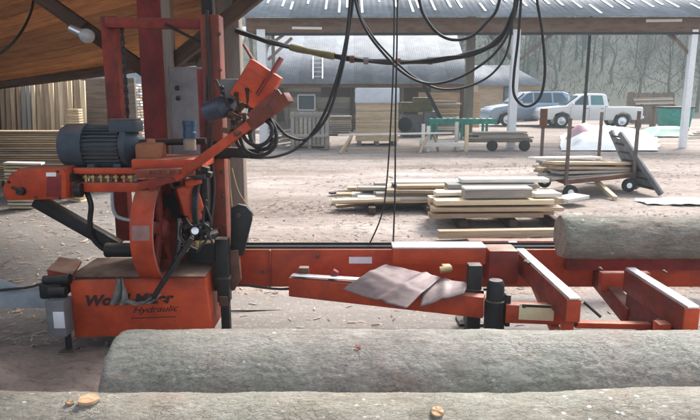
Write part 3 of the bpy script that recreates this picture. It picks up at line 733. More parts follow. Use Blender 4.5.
def lettering(body, px, py, width_px, size_px, offset, shear, tilt=0):
    s = 3.8 / F
    me = text(body, size_px * s * 1.25, 1, offset, shear)
    xs = [v.co.x for v in me.vertices]; w = max(xs) - min(xs); k = width_px * s / w; x0 = min(xs)
    p = P(px, py, 3.78); f = (p.x - xa) / (xb - xa); y = 3.78 + .08 * f - .0025
    M = Matrix.Translation((p.x, y, p.z)) @ Matrix.Rotation(ang, 4, 'Z') @ Matrix.Rotation(tilt, 4, 'Y') @ Matrix.Rotation(R(90), 4, 'X') @ Matrix.Diagonal((k, 1, 1, 1)) @ Matrix.Translation((-x0, 0, 0))
    me.transform(Matrix.Translation(-bedo) @ M)
    me.materials.append(LETTER)
    o = bpy.data.objects.new('lettering', me); COL.objects.link(o); o.parent = bx
lettering('Wood-Mizer', 86, 306, 90, 12.5, .0042, .28, R(-.5))
lettering('Hydraulic', 131, 315, 48, 7.5, .0003, .45, R(-1.5))
m = MB(); m.prism([P(x, y, 3.776) for x, y in ((131, 318), (176, 316.2), (176, 317), (131, 318.8))], (0, .002, 0), 0)
m.build('underline', LETTER, bx)
# orange flap, oily gear, grey box with white label, jack foot on the left
m = MB(); m.prism([P(47, 272, 3.84), P(73, 277, 3.8), P(82, 263, 4.08), P(60, 259, 4.12)], (0, .0, .018), .003); m.prism([P(47, 272, 3.84), P(73, 277, 3.8), P(73, 281, 3.8), P(48, 277, 3.84)], (0, .015, 0), .003)
m.build('orange_flap', RED, bed)
m = MB(); m.box(P(57, 287, 3.85), (.15, .2, .11), None, .02); m.cyl(P(44, 280, 3.76), P(70, 279, 3.76), .03, .035, 12); m.cyl(P(50, 292, 3.74), P(66, 292, 3.74), .035, .035, 14); m.build('winch', DARK, bed)
m = MB(); a = P(60, 316, 3.72); m.box(a, (.12, .12, .24), None, .008); sw = m.build('switch_box', GREYP, bed)
m = MB(); a = P(59, 320, 3.655); m.box(a, (.07, .004, .11), None, .001); m.build('label_plate', LABW, sw)
m = MB(); a = P(68, 335, 3.75); m.cyl(a + V((0, 0, .12)), (a.x, a.y, .03), .02, .02, 12); m.box((a.x, a.y, .045), (.1, .1, .03), None, .006); m.build('jack_foot', DARK, bed)
# draw bar
m = MB(); m.beam(P(-60, 298, 3.9), P(52, 297, 3.9), .1, .12); m.build('drawbar', PALE, bed)
m = MB(); m.prism([P(x, y, 3.83) for x, y in ((-20, 277), (-2, 280), (20, 288), (18, 291), (-20, 291))], (0, .03, 0), .003); m.build('gusset', PALE, bed)
m = MB(); m.tube([P(-10, 291, 3.8), P(12, 289, 3.8), P(30, 287, 3.8), P(46, 282, 3.8)], .008, 8); m.build('drawbar_cable', RUBBER, bed)
# jack leg in front of rail
jx = P(224, 280, 4.02).x
m = MB(); m.beam((jx, 4.02, .30), (jx, 4.02, P(0, 238, 4.02).z), .085, .085, V((0, 1, 0))); m.beam((jx + .005, 4.02, .03), (jx + .005, 4.02, .36), .06, .06, V((0, 1, 0)))
m.box((jx, 4.02, P(0, 278, 4.02).z), (.105, .105, .025), None, .004); m.box((jx, 4.02, .04), (.16, .16, .02), None, .004); m.build('jack_leg', DARK, bed)
m = MB(); m.box((jx, 3.975, P(0, 300, 4.0).z), (.062, .01, .07), None, .003); m.build('jack_band', RUSTY, bed)
# loader arm along the front
m = MB(); m.beam(P(291, 285.5, 4.06), P(484, 306, 3.6), .08, .135); lo = m.build('loader_arm', ORANGE, bed)
m = MB(); m.beam(P(505, 312, 3.5), P(578, 314.5, 3.46), .07, .115); m.build('loader_frame', ORANGE, bed)
m = MB(); m.beam(P(574, 324, 3.44), P(650, 325.5, 3.4), .05, .035); m.build('lower_tie', ORANGE, bed)
m = MB(); a, b = P(292, 281, 4.03), P(360, 284, 3.9); m.beam(a + V((0, .0, .045)), b + V((0, 0, .035)), .06, .008); m.build('wear_strip', STEEL, lo)
m = MB(); m.box(P(304, 271, 4.08), (.07, .06, .06), None, .006); m.build('pivot_lug', RUSTY, lo)
m = MB(); m.box(P(333, 276, 4.0), (.04, .05, .09), Matrix.Rotation(R(30), 3, 'Y'), .004); m.build('stop_lug', DRED, lo)
m = MB(); m.beam(P(519, 311.5, 3.455), P(554, 313, 3.438), .004, .1); lb = m.build('warning_label', LABEL, bed)
m = MB(); m.beam(P(522, 305.6, 3.4515), P(551, 306.8, 3.437), .003, .016)
for px in (524, 549): m.beam(P(px - 1.5, 306, 3.45), P(px + 1.5, 306.2, 3.448), .0032, .024)
m.build('label_header', LETTER, lb)
# side stop with steel top
z1 = P(0, 246, 4.05).z; a, b = P(393, 256, 4.0), P(486, 256, 4.0)
m = MB(); m.box(((a.x + b.x) / 2, 4.09, z1 - .065), (b.x - a.x, .16, .11), None, .005); st = m.build('side_stop', ORANGE, bed)
m = MB(); m.box(((a.x + b.x) / 2, 4.09, z1 - .003), (b.x - a.x + .006, .15, .014), None, .003); m.build('steel_cap', STEEL, st)
m = MB(); a = P(500, 264, 4.12); m.box(a, (.2, .2, .24), None, .008); m.build('bunk_mount', RED, bed)
# dark roller posts
m = MB(); a = P(474, 280, 3.72); m.beam((a.x, 3.72, .05), (a.x, 3.72, P(0, 264, 3.72).z), .085, .085, V((0, 1, 0))); m.box((a.x, 3.72, P(0, 290, 3.72).z), (.11, .11, .03), None, .004); m.build('roller_post', DARK, bed)
m = MB(); a = P(495, 300, 3.52); z0, z1_ = P(0, 328, 3.52).z, P(0, 280, 3.52).z
m.lathe((a.x, 3.52, z0), V((0, 0, 1)), [(0, .05), (0, .062), (.18, .062), (.185, .054), (z1_ - z0 - .02, .052), (z1_ - z0, .04), (z1_ - z0, .01)], 24); m.box((a.x + .075, 3.52, z0 + .12), (.03, .06, .2), None, .004); m.build('log_roller', DARK, bed)
m = MB(); m.box(P(446, 268, 3.86), (.06, .05, .05), None, .008); m.cyl(P(440, 270, 3.8), P(452, 268, 3.8), .022, .018, 10); m.build('clamp_eye', BRASS, bed)
# cross bunks
def bunk(X, y0, y1, top, mat=RED):
    m = MB(); m.beam((X, y0, top - .075), (X, y1, top - .075), .075, .145); b = m.build('cross_bunk', mat, bed)
    m = MB(); m.beam((X, y0 - .005, top + .004), (X, y1 - .02, top + .004), .062, .014); m.build('steel_cap', STEEL, b)
    m = MB(); m.box((X, y1 - .008, top - .07), (.078, .014, .13), None, .003); m.build('end_plate', ORANGE, b)
    return b
bunk(1.235, 4.5, 3.2, .60)
b2 = bunk(1.81, 3.78, 3.06, .60)
m = MB(); m.box((1.81, 3.45, .36), (.05, .6, .2), None, .006); m.build('web_plate', DRED, b2)
m = MB(); m.beam((1.81, 3.7, .3), (1.81, 4.28, .4), .08, .12); m.build('support_arm', RED, bed)
m = MB(); m.beam((1.95, 3.1, .5), (2.25, 3.0, .3), .07, .1); m.build('side_arm', ORANGE, bed)
bunk(3.05, 4.9, 3.3, .585)
m = MB(); m.beam((1.24, 3.28, .46), (1.24, 3.28, .12), .06, .06, V((0, 1, 0))); m.beam((1.24, 3.9, .46), (1.24, 3.3, .25), .05, .05); m.build('bunk_leg', ORANGE, bed)
m = MB(); m.beam(P(600, 281, 4.02), P(648, 281, 4.02), .06, .13); m.build('cross_tie', ORANGE, bed)
m = MB(); m.beam(P(572, 301, 3.3), P(572, 325, 3.3), .05, .05, V((0, 1, 0))); m.cyl(P(584, 302, 3.3), P(601, 317, 3.25), .009, .009, 8); m.build('lever', DARK, bed)
m = MB(); m.beam((1.74, 3.2, .46), (1.74, 3.2, .1), .07, .07, V((0, 1, 0))); m.beam((1.78, 3.12, .36), (2.6, 3.12, .36), .06, .12); m.build('right_frame', ORANGE, bed)
m = MB()
for p, r_ in ((P(661, 322, 3.3), .03), (P(600, 268, 4.1), .012), (P(664, 271, 4.1), .012), (P(527, 262, 3.95), .022), (P(556, 292, 3.5), .03)):
    m.bm.free(); m = MB(); m.sphere(p, r_, (1.2, 1, .8), 10); m.cyl(p, p - V((0, .05, 0)), r_ * .5, r_ * .5, 8); m.build('grease_fitting', RUSTY, bed); m = MB()
m.bm.free()
m = MB(); m.box((2.75, 4.215, .52), (2.4, .06, .10), None, .005); m.build('rail_shade_strip', DRED, bed)  # dark red strip standing in for the log's shade on the rail
for k, px in enumerate((262, 318, 384, 505, 612, 655)):
    a = P(px, (272, 256, 280, 276, 262, 284)[k], 4.246); m = MB(); m.lathe(a, V((0, -1, 0)), [(0, .016), (.004, .016), (.005, .011), (.016, .011), (.017, .004)], 6); m.build('bolt', RUSTY, bed)
m = MB(); a, b = P(352, 250, 4.2), P(356, 287, 4.2); m.beam(P(270, 250, 4.24), P(270, 288, 4.24), .012, .03, V((0, 1, 0))); m.build('weld_strap', RED, bed)
m = MB(); m.tube([P(238, 284, 4.15), P(280, 289, 4.15), P(330, 287, 4.16), P(420, 291, 4.16), P(500, 289, 4.1)], .009, 8); m.build('rail_hose', RUBBER, bed)
# legs of the bed
for X in (.895, 2.3, 3.3):
    m = MB(); m.beam((X, 4.31, .03), (X, 4.31, zr0 + .02), .08, .08, V((0, 1, 0))); m.box((X, 4.31, .04), (.18, .18, .02), None, .004); m.build('bed_leg', DARK, bed)

# bent sheet metal on the loader arm
m = MB()
qa, qb, qc, qd = P(343, 289, 3.83), P(386, 264, 3.98), P(441, 277, 3.78), P(406, 308, 3.51)
def fn(u, v):
    p = (qa * (1 - u) + qd * u) * (1 - v) + (qb * (1 - u) + qc * u) * v
    bow = math.sin(math.pi * v) * .035 * (1 - .55 * u) - .02 * math.sin(math.pi * u) * (1 - v)
    crease = .014 * max(0, 1 - abs(u - .62 - .12 * v) / .10) + .008 * max(0, 1 - abs(v - .6 + .2 * u) / .12)
    return p + V((.004 * noise.noise(V((u * 9, v * 9, 1))), -bow * 1.3, bow * .8 + crease + .004 * noise.noise(V((u * 5, v * 5, 8))))), (u, v, 0)
m.grid(fn, 36, 28); sh = m.build('sheet_metal', ALU, smooth=180)
md = sh.modifiers.new('thick', 'SOLIDIFY'); md.thickness = .004
tag(sh, 'bent scuffed silver pink metal sheet lying on the orange loader arm', 'metal sheet')
m = MB()
sa, sb, s_c, s_d = P(420, 305, 3.56), P(424, 276, 3.83), P(467, 281, 3.72), P(464, 292, 3.57)
def fn2(u, v):
    p = (sa * (1 - u) + s_d * u) * (1 - v) + (sb * (1 - u) + s_c * u) * v
    return p + V((0, -.03 * math.sin(math.pi * v), .012 * math.sin(math.pi * v) + .012 * max(0, 1 - abs(u - .5) / .15) - .012)), (u, v, 0)
m.grid(fn2, 20, 12); sh = m.build('sheet_metal', ALU, smooth=180); md = sh.modifiers.new('thick', 'SOLIDIFY'); md.thickness = .004
tag(sh, 'smaller bent metal offcut poking out right of the big silver sheet', 'metal sheet')
# rags on the front box
def rag(pts, d, label, w):
    m = MB()
    def fn(u, v):
        i = u * (len(pts) - 1); k = min(int(i), len(pts) - 2); f = i - k
        x = pts[k][0] * (1 - f) + pts[k + 1][0] * f; y = pts[k][1] * (1 - f) + pts[k + 1][1] * f; ww = pts[k][2] * (1 - f) + pts[k + 1][2] * f
        p = P(x + (v - .5) * ww, y + 1.2 * noise.noise(V((u * 4, v * 4, d))), d)
        return p + V((0, .02 * math.sin(v * 11 + u * 3) + .012 * noise.noise(V((u * 5, v * 7, 3))), 0)), (u * .2, v * .1, 0)
    m.grid(fn, 24, 16); o = m.build('rag', CLOTH, smooth=180); md = o.modifiers.new('thick', 'SOLIDIFY'); md.thickness = .006
    tag(o, label, 'rag')
rag([(120, 278, 8), (120, 288, 12), (120, 298, 15), (119, 304, 17)], 3.735, 'frayed grey rag hanging over the lettering of the orange box', 1)
rag([(126, 300, 10), (138, 304, 8), (148, 302, 9), (157, 296, 8)], 3.71, 'dark twisted rag strip lying along the lower lettering of the orange box', 1)

# ================================================================== LOGS
def log(a, b, r0, r1, mat, label, seg=150, rings=300, seed=0, taper_end=0, rough=1.0):
    a, b = V(a), V(b); M = frame(b - a); L = (b - a).length
    base = V(((a.x + b.x) / 2, (a.y + b.y) / 2, min(a.z - r0, b.z - r1)))
    t = thing('log', base, label, 'log', 'logs round the mill')
    m = MB(); so = V((seed * 7.3, seed * 3.1, 0))
    def rad(x, th):
        c = V((x, math.cos(th) * .3, math.sin(th) * .3)) + so
        R_ = r0 + (r1 - r0) * x / L
        h = .014 * noise.noise(c * 1.3) + .006 * noise.noise(c * 4.0) + .003 * noise.noise(c * 9)
        cc = V((c.x * 20, c.y * 30, c.z * 30)) + noise.noise_vector(c * 9) * .6
        d, _ = noise.voronoi(cc); e = d[1] - d[0]
        h -= rough * .004 * max(0, 1 - e / .14) * max(0, min(1, .5 + 1.6 * noise.noise(c * 5)))
        h += rough * .0026 * noise.fractal(V((c.x * 12, c.y * 26, c.z * 26)), .75, 2.0, 5)
        h += .002 * noise.noise(c * 90)
        e_ = min(x, L - x)
        if e_ < .03: h -= .013 * (1 - e_ / .03) ** 2 * (1 + .7 * noise.noise(c * 12))
        return R_ + h, c
    def fn(u, v):
        th = 2 * math.pi * u; x = L * v
        R_, c = rad(x, th)
        sag = .012 * math.sin(x * 1.1 + seed) ; sg2 = .015 * math.sin(x * .8 + seed * 2)
        return a + M @ V((x + .006 * noise.noise(c * 20) * (1 if (v < .001 or v > .999) else 0), R_ * math.cos(th) + sg2, R_ * math.sin(th) + sag)), (x, .3 * math.cos(th), .3 * math.sin(th))
    rows = m.grid(fn, seg, rings, closed_u=True)
    ends = []
    for row in (rows[0], rows[-1]): ends.append([v.co.copy() for v in row])
    m.build('bark', mat, t, 180)
    for k, e in enumerate(ends):
        m = MB(); c = sum(e, V()) / len(e); vs = [m.bm.verts.new(p) for p in e]; cv = m.bm.verts.new(c)
        for i in range(len(vs)): m.bm.faces.new((vs[i], vs[(i + 1) % len(vs)], cv))
        m._tag(vs + [cv]); m.build('cut_end', CUTG if mat is BARK3 else CUT, t, 180)
    return t
def knot(t, c, n, r, mat=CUT, h=.03, el=1.4):
    n = V(n).normalized(); M = frame(n); c = V(c)
    m = MB(); k0 = m.bm.verts; pts = []
    prof = [(-.04, 1.35), (h * .6, 1.08), (h, 1.0), (h, .02)]
    rows = []
    for x, s in prof:
        rows.append([m.bm.verts.new(c + M @ V((x + .004 * noise.noise(V((i, x * 30, r * 50))), r * s * el * math.cos(2 * math.pi * i / 20) * (1 + .1 * noise.noise(V((i * .6, 1, r * 99)))), r * s * math.sin(2 * math.pi * i / 20)))) for i in range(20)])
    for p, q in zip(rows, rows[1:]):
        for i in range(20):
            f = m.bm.faces.new((p[i], p[(i + 1) % 20], q[(i + 1) % 20], q[i]))
            f.material_index = 1 if p is rows[0] or p is rows[1] and False else 0
    m._tag([v for r_ in rows for v in r_]); m.build('branch_stub', [mat, BARK2], t, 60)
yl = 2.75; xl0 = P(106, 360, 2.62).x
r1_ = .285
L1 = log((xl0, yl, r1_ + .0), (3.0, yl - .02, r1_ + .016), r1_ - .004, r1_ + .012, BARK, 'thick grey barked log lying in front of the mill below the orange box', 200, 420, 1)
yf = 2.15; rf = .277
L2 = log((-2.3, yf + .03, rf), (2.6, yf - .03, rf + .012), rf, rf + .01, BARK2, 'nearest log along the bottom edge, speckled white with lichen, with cut branch stubs', 200, 460, 2)
def on_log(px, py, y, r, seeds=None):  # first hit of the sight line with the log's round
    o = V((0, 0, CH)); d = P(px, py, 1.0) - o; cz = r
    A = d.y ** 2 + d.z ** 2; B = 2 * (d.y * (o.y - y) + d.z * (o.z - cz)); C = (o.y - y) ** 2 + (o.z - cz) ** 2 - r * r
    D = B * B - 4 * A * C; t = (-B - math.sqrt(max(D, 0))) / (2 * A); p = o + d * t
    return p, V((0, p.y - y, p.z - cz)).normalized()
p, n = on_log(89, 403, yf, rf); knot(L2, p, n + V((.25, -.5, .3)), .021, CUT, .03, 1.7)
p, n = on_log(437, 413, yf, rf); knot(L2, p, n + V((0, -.5, .3)), .02, CUT, .018, 1.1)
p, n = on_log(70, 405, yf, rf); knot(L2, p, n, .008, CUT, .015, 2)
RK = plain('reddish_knot', (.22, .11, .08), .9, 0, .4, 30, .5)
p, n = on_log(357, 349, yl, r1_); knot(L1, p, n, .017, RK, .012, 1.2)
p, n = on_log(541, 347, yl, r1_); knot(L1, p, n, .017, RK, .01, 1.5)
p, n = on_log(648, 377, yl, r1_); knot(L1, p, n + V((.4, 0, 0)), .02, plain('dark_split', (.05, .04, .035), .9), .004, 2.0)
# log on the bunks
p3 = P(560, 240, 4.02)
log((p3.x, 4.04, .607 + .147), (3.9, 4.0, .607 + .15), .147, .152, BARK3, 'dark brown grey log resting on the mill bunks at the right', 90, 200, 3, 0, 1.6)

# ================================================================== STUFF BEHIND THE MILL HEAD
c = P(190, 110, 4.95); top_z = P(0, 67, 4.95).z
t = thing('metal_cabinet', (c.x, 4.98, .03), 'tall grey sheet metal cabinet behind the mill masts', 'cabinet')
w = P(212, 110, 4.95).x - P(172, 110, 4.95).x
m = MB(); m.box((c.x + .0, 5.0, (top_z + .03) / 2), (w, .1, top_z - .03), None, .006); m.build('shell', GREYP, t)
m = MB(); m.box((c.x, 4.945, (top_z + .1) / 2 + .05), (w - .03, .012, top_z - .2), None, .004); dr = m.build('door', GREYP, t)
m = MB()
for (x, y) in ((177, 88), (178, 98)): m.box(P(x, y, 4.93), (.03, .02, .035), None, .005)
m.build('hinge', DARK, dr)
# hanging band saw blade with teeth
m = MB(); x0 = P(174, 120, 5.12).x; z0, z1 = P(0, 151, 5.12).z, P(0, 78, 5.12).z
k = 0; z = z0
while z < z1:
    m.quad([(x0, 5.12, z), (x0 + .012, 5.12, z), (x0 + .012, 5.12, z + .02), (x0, 5.12, z + .02)], .5)
    m.quad([(x0 + .012, 5.12, z), (x0 + .027, 5.12, z + .008), (x0 + .012, 5.12, z + .02)], .5); z += .02
o = m.build('spare_band_saw', STEEL, smooth=0); md = o.modifiers.new('thick', 'SOLIDIFY'); md.thickness = .0016
tag(o, 'toothed band saw blade hanging on the dark red shed post', 'saw blade')

# boards stood upright along the back of the shed
dirw = bn.copy(); dirw.z = 0; dirw.normalize()
x = -6
k = 0
for px in [-14, -9, -4, 1, 6, 11.5, 17, 22.5, 28, 32.5, 37, 41.5, 46.5, 51, 55.5, 60, 64.5, 69, 73.5, 78, 82.5, 86.5]:
    d = 11.3 - (px / 90) * .8; a = P(px, 150, d); w = random.uniform(.055, .085)
    topz = P(px, 79 + random.uniform(-1, 2), d).z
    mt = random.choice([TANW, TANW, FRESH, FRESH, OLDW, TANW]) if px < 84 else FRESH
    board('board', (a.x, d - .12 + random.uniform(-.03, .03), .03), (a.x + random.uniform(-.02, .02), d + .1, topz), w, .04, mt,
          'long tan board stood on end in the row at the back of the shed' , 'board', 'boards stood on end at the back of the shed', V((0, 1, 0)))
m = MB(); m.box((-7.4, 11.65, 1.0), (7.4, .05, 2.0), Matrix.Rotation(R(-12), 3, 'Z')); tag(m.build('back_wall', FENCEW), 'dark board wall closing the back of the shed', 'wall')
m = MB(); m.box((-6.6, 5.2, 1.15), (.05, 9.5, 2.3), Matrix.Rotation(R(22), 3, 'Z')); tag(m.build('unseen_shade_wall', FENCEW), 'added unseen board wall that shades the shed from the left', 'wall')  # unseen wall added left of the view to block light under the roof
def stack(px0, px1, ytop, ybot, d, n_layers, name_lab, group, mats, ends_px=None, depth_n=3, yaw=0, t=.028, gap=.012, jitter=.06):
    a, b = P(px0, ytop, d), P(px1, ytop, d); ztop = a.z
    k = 0; z = ztop
    for i in range(n_layers):
        for j in range(depth_n):
            ex0, ex1 = random.uniform(-jitter, jitter), random.uniform(-jitter, jitter)
            y = d + j * .17
            z_ = z - t / 2
            if z_ < .03: continue
            board('board', (a.x + ex0, y, z_), (b.x + ex1, y + yaw, z_), .15, t, random.choice(mats), name_lab, 'board', group)
        z -= t + gap
        if z < .05: break
stack(-10, 66, 131, 165, 9.9, 22, 'rough sawn board in the brown stack behind the motor', 'boards in the brown stack behind the motor', [TANW, OLDW, FRESH, TANW], depth_n=2, gap=.009, jitter=.12)
# light board ends at the right of that stack: cross stack seen end on
z = P(0, 127, 9.6).z; i = 0
while z > .06:
    board('board', (P(52, 0, 9.6).x + random.uniform(-.01, .01), 9.66, z), (P(68, 0, 9.6).x + random.uniform(-.02, .02), 9.6, z - .03), .16, .03, FRESH, 'fresh pale board in the tilted stack left of the motor cowl', 'board', 'pale boards left of the motor cowl'); z -= .048
z = P(0, 110, 10.0).z; i = 0
while i < 7:
    board('board', (P(58, 0, 10.0).x, 10.05, z), (P(70, 0, 10.0).x, 10.05, z), .16, .03, FRESH, 'short pale offcut piled on top of the brown stack', 'board', 'pale offcuts on the brown stack'); z -= .042; i += 1
z = P(0, 163, 8.9).z; i = 0
while z > .06:
    board('board', (P(-12, 0, 8.9).x, 8.9, z), (P(24 - i * .9, 0, 8.9).x, 9.0, z - .02), .2, .03, FRESH if i % 3 else PALEW, 'fresh pale board in the low stack at the left edge behind the guard', 'board', 'pale boards in the low stack at the left edge'); z -= .05; i += 1
stack(88, 109, 82, 135, 12.0, 26, 'weathered grey board in the tall stack behind the left mast', 'grey boards in the tall stack behind the left mast', [OLDW, SIDING, OLDW, TANW], depth_n=2, t=.04, gap=.02, jitter=.015)
stack(121, 137, 84, 135, 11.0, 26, 'board in the narrow stack seen between left mast and red post', 'boards in the narrow stack beside the red post', [OLDW, PALEW, TANW], depth_n=2, t=.035, gap=.016, jitter=.015)

# ================================================================== BUILDINGS BEYOND
def corr_roof(m, a, b, c, d_, n=60, amp=.02):   # a-b eave, d-c ridge ; corrugated sheet with thickness
    a, b, c, d_ = map(V, (a, b, c, d_)); nr = (b - a).cross(d_ - a).normalized()
    if nr.z < 0: nr = -nr
    N = n * 4; up = []; lo = []
    for side in (0, 1):
        rows = []
        for (p, q) in ((a, b), (a.lerp(d_, .5), b.lerp(c, .5)), (d_, c)):
            row = []
            for i in range(N + 1):
                f = i / N; v = m.bm.verts.new(p.lerp(q, f) + nr * (amp * math.sin(f * n * 2 * math.pi) - side * .02)); v[m.gc] = (f * (b - a).length, (p - a).length, 0); v[m.rn] = math.floor(f * n / 8) * .37 % 1; row.append(v)
            rows.append(row)
        for p, q in zip(rows, rows[1:]):
            for i in range(N): m.bm.faces.new((p[i], p[i + 1], q[i + 1], q[i]))
        if side == 0: up = rows
        else: lo = rows
    for i in range(N):
        m.bm.faces.new((up[0][i], up[0][i + 1], lo[0][i + 1], lo[0][i])); m.bm.faces.new((up[2][i], up[2][i + 1], lo[2][i + 1], lo[2][i]))
# open lean-to with white posts
dS = 20.0; ze = P(0, 17, dS).z
xA, xB = P(243, 18, dS).x, P(760, 18, dS).x
osd = thing('open_shed', (P(515, 100, dS).x, dS, 0), 'long open shed across the yard with tin roof, reddish fascia and white posts', 'shed')
m = MB(); corr_roof(m, (xA, dS - .5, ze - .05), (xB, dS - .5, ze - .02), (xB, dS + 6, ze + 2.5), (xA, dS + 6, ze + 2.5), 84, .006); m.build('roof', ROOF, osd, 180)
m = MB()
for k in range(34):                # white strips running up the roof slope
    x = xA + .6 + k * (xB - xA - 1) / 33 + random.uniform(-.15, .15); s0 = random.uniform(.03, .25); s1 = s0 + random.uniform(.12, .5)
    def rp_(s): return V((x, dS - .5 + 6.5 * s, ze - .04 + 2.54 * s + .035))
    m.beam(rp_(s0), rp_(min(s1, .98)), .07, .012)
m.build('white_strips', ROOFSTRIP, osd)
m = MB(); zb = P(0, 26.5, dS).z; m.beam((xA + .1, dS, zb), (xB, dS, zb + .03), .12, .5)
m.build('fascia_beam', REDWOOD, osd)
m = MB(); m.beam((xA + .1, dS + .01, P(0, 34.5, dS).z), (xB, dS + .01, P(0, 34, dS).z + .02), .2, .07); m.build('eave_rail', DARK, osd)
for px, w, mt in ((515, .24, WHITE), (691.5, .19, WHITE), (262, .27, WHITE), (251, .1, TIMBER), (273, .1, TIMBER)):
    x = P(px, 60, dS).x; upright(osd, 'post', x, dS + (.02 if mt is WHITE else .1), zb - .1, w, w, mt)
for (x0, y0, x1, y1, d) in ((517, 62, 560, 28, dS), (512, 60, 490, 36, dS), (660, 28, 675, 40, dS), (690, 55, 668, 30, dS), (268, 46, 296, 26, dS), (268, 60, 292, 38, dS)):
    m = MB(); m.beam(P(x0, y0, d + .1), P(x1, y1, d + .1), .07, .09); m.build('brace', TIMBER, osd)
for px in (470, 588):
    x = P(px, 60, 25.5).x; upright(osd, 'rear_post', x, 25.5, ze + 2.2, .34 if px == 470 else .1, .3 if px == 470 else .1, SIDING if px == 470 else DARK)
m = MB(); m.beam((xA + .2, 26.3, ze + 2.35), (xB, 26.3, ze + 2.35), .15, .2); m.build('ridge_beam', TIMBER, osd)
m = MB(); m.beam(P(646, 20.8, dS - .1), P(682, 20.4, dS - .1), .03, .09); m.build('nailed_batten', PALEW, osd)
m = MB(); m.beam(P(292, 28, dS - .1), P(322, 28.5, dS - .1), .03, .08); m.build('nailed_batten', PALEW, osd)
# barn behind
dB = 30.0
bn0, bn1 = P(266, 84, dB), P(466, 84, dB); zE = P(0, 84, dB).z
barn = thing('barn', ((bn0.x + bn1.x) / 2, dB, 0), 'grey board barn under a wide tin roof seen through the open shed', 'barn')
m = MB(); rt = P(0, 33, dB + 4.5).z; corr_roof(m, (bn0.x - .2, dB - .5, zE), (bn1.x + .2, dB - .5, zE), (bn1.x + .2, dB + 4.5, rt), (bn0.x - .2, dB + 4.5, rt), 90, .0025); m.build('roof', ROOF, barn, 180)
m = MB()
y = .05; k = 0
while y < zE - .1:
    x = bn0.x
    while x < bn1.x:
        w = random.uniform(1.6, 3.6); x2 = min(x + w, bn1.x)
        if (x2 - x) > .05: m.box(((x + x2) / 2, dB + random.uniform(0, .02), y + .13), (x2 - x - .01, .03, .25), None, 0)
        x = x2
    y += .262
m.box(((bn0.x + bn1.x) / 2, dB + .1, zE / 2), (bn1.x - bn0.x, .1, zE - .05), None, 0)
m.build('wall', SIDING, barn)
m = MB(); a, b = P(298, 95, dB - .06), P(315, 110, dB - .06)
for (p, q) in (((a.x, a.z), (b.x, a.z)), ((a.x, b.z), (b.x, b.z)), ((a.x, a.z), (a.x, b.z)), ((b.x, a.z), (b.x, b.z))):
    m.beam((p[0], dB - .06, p[1]), (q[0], dB - .06, q[1]), .06, .12, V((0, 1, 0)))
wf = m.build('window', WHITE, barn)
m = MB(); m.box(((a.x + b.x) / 2, dB - .04, (a.z + b.z) / 2), (b.x - a.x, .02, a.z - b.z), None, 0); m.build('pane', GLASS, wf)
for px, mt in ((287, TIMBER), (352, DTIMBER), (402, TIMBER), (462, DTIMBER)):
    upright(barn, 'wall_post', P(px, 100, dB - .1).x, dB - .1, zE - .06, .16, .1, mt)
m = MB(); m.beam((bn0.x, dB - .12, zE - .1), (bn1.x, dB - .12, zE - .1), .08, .14); m.build('eave_board', REDWOOD, barn)
m = MB(); x_ = P(415, 0, dB).x; m.box((P(433, 0, dB).x + .9, dB - .05, 1.0), (3.0, .05, 1.7), None, 0); m.build('pale_wall_panel', TANW, barn)
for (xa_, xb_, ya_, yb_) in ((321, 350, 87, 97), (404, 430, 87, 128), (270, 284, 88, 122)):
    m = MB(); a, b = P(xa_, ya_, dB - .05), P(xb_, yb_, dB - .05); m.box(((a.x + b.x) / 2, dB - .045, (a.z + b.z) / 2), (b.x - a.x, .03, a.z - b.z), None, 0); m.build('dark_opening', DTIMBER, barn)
for k in range(17):
    z = .06 + .085 * k; x0 = P(431 + random.uniform(-1, 1.5), 0, 27.5).x; x1 = P(462 + random.uniform(-2, 1), 0, 27.5).x
    board('board', (x0, 27.5, z), (x1, 27.5, z), .9, .07, random.choice([PALEW, TANW, FRESH, OLDW]), 'thick board in the pale stack against the barn right of the olive machine', 'board', 'boards stacked against the barn')
for k in range(9):
    z = .06 + .09 * k; x0 = P(328 + random.uniform(-1, 2), 0, 27).x; x1 = P(351 + random.uniform(-2, 1), 0, 27).x
    board('board', (x0, 27, z), (x1, 27.1, z), .8, .07, random.choice([OLDW, TANW, OLDW]), 'grey board in the low stack between slatted crate and wrapped packet', 'board', 'grey boards between crate and packet')
# ladder lying on barn roof
def onroof(px, py):
    # point on the barn roof slope under a sight line
    o = V((0, 0, CH)); d = P(px, py, 1) - o; A = V((0, dB - .5, zE)); n_ = V((0, -(rt - zE), 5.0)).normalized(); t_ = (A - o).dot(n_) / d.dot(n_); return o + d * t_ + n_ * .06
m = MB(); l0, l1, r0, r1 = onroof(313, 80), onroof(313, 58), onroof(322.5, 80), onroof(322.5, 58)
m.beam(l0, l1, .06, .04); m.beam(r0, r1, .06, .04)
for k in range(5): f = .1 + .2 * k; m.beam(l0.lerp(l1, f), r0.lerp(r1, f), .05, .03)
tag(m.build('ladder', WHITE), 'short white ladder lying on the barn roof', 'ladder')
# building behind the left shed
lb_ = thing('long_barn', (-9, 24, 0), 'pale tin roofed barn glimpsed behind the shed posts at the left', 'barn')
m = MB(); corr_roof(m, (-16, 22, 1.7), (-4.4, 22, 1.7), (-4.4, 27, 4.6), (-16, 27, 4.6), 50, .008); m.build('roof', ROOF, lb_, 180)
m = MB(); m.box((-10.2, 22.6, .84), (11.4, .15, 1.66)); m.build('wall', SIDING, lb_)
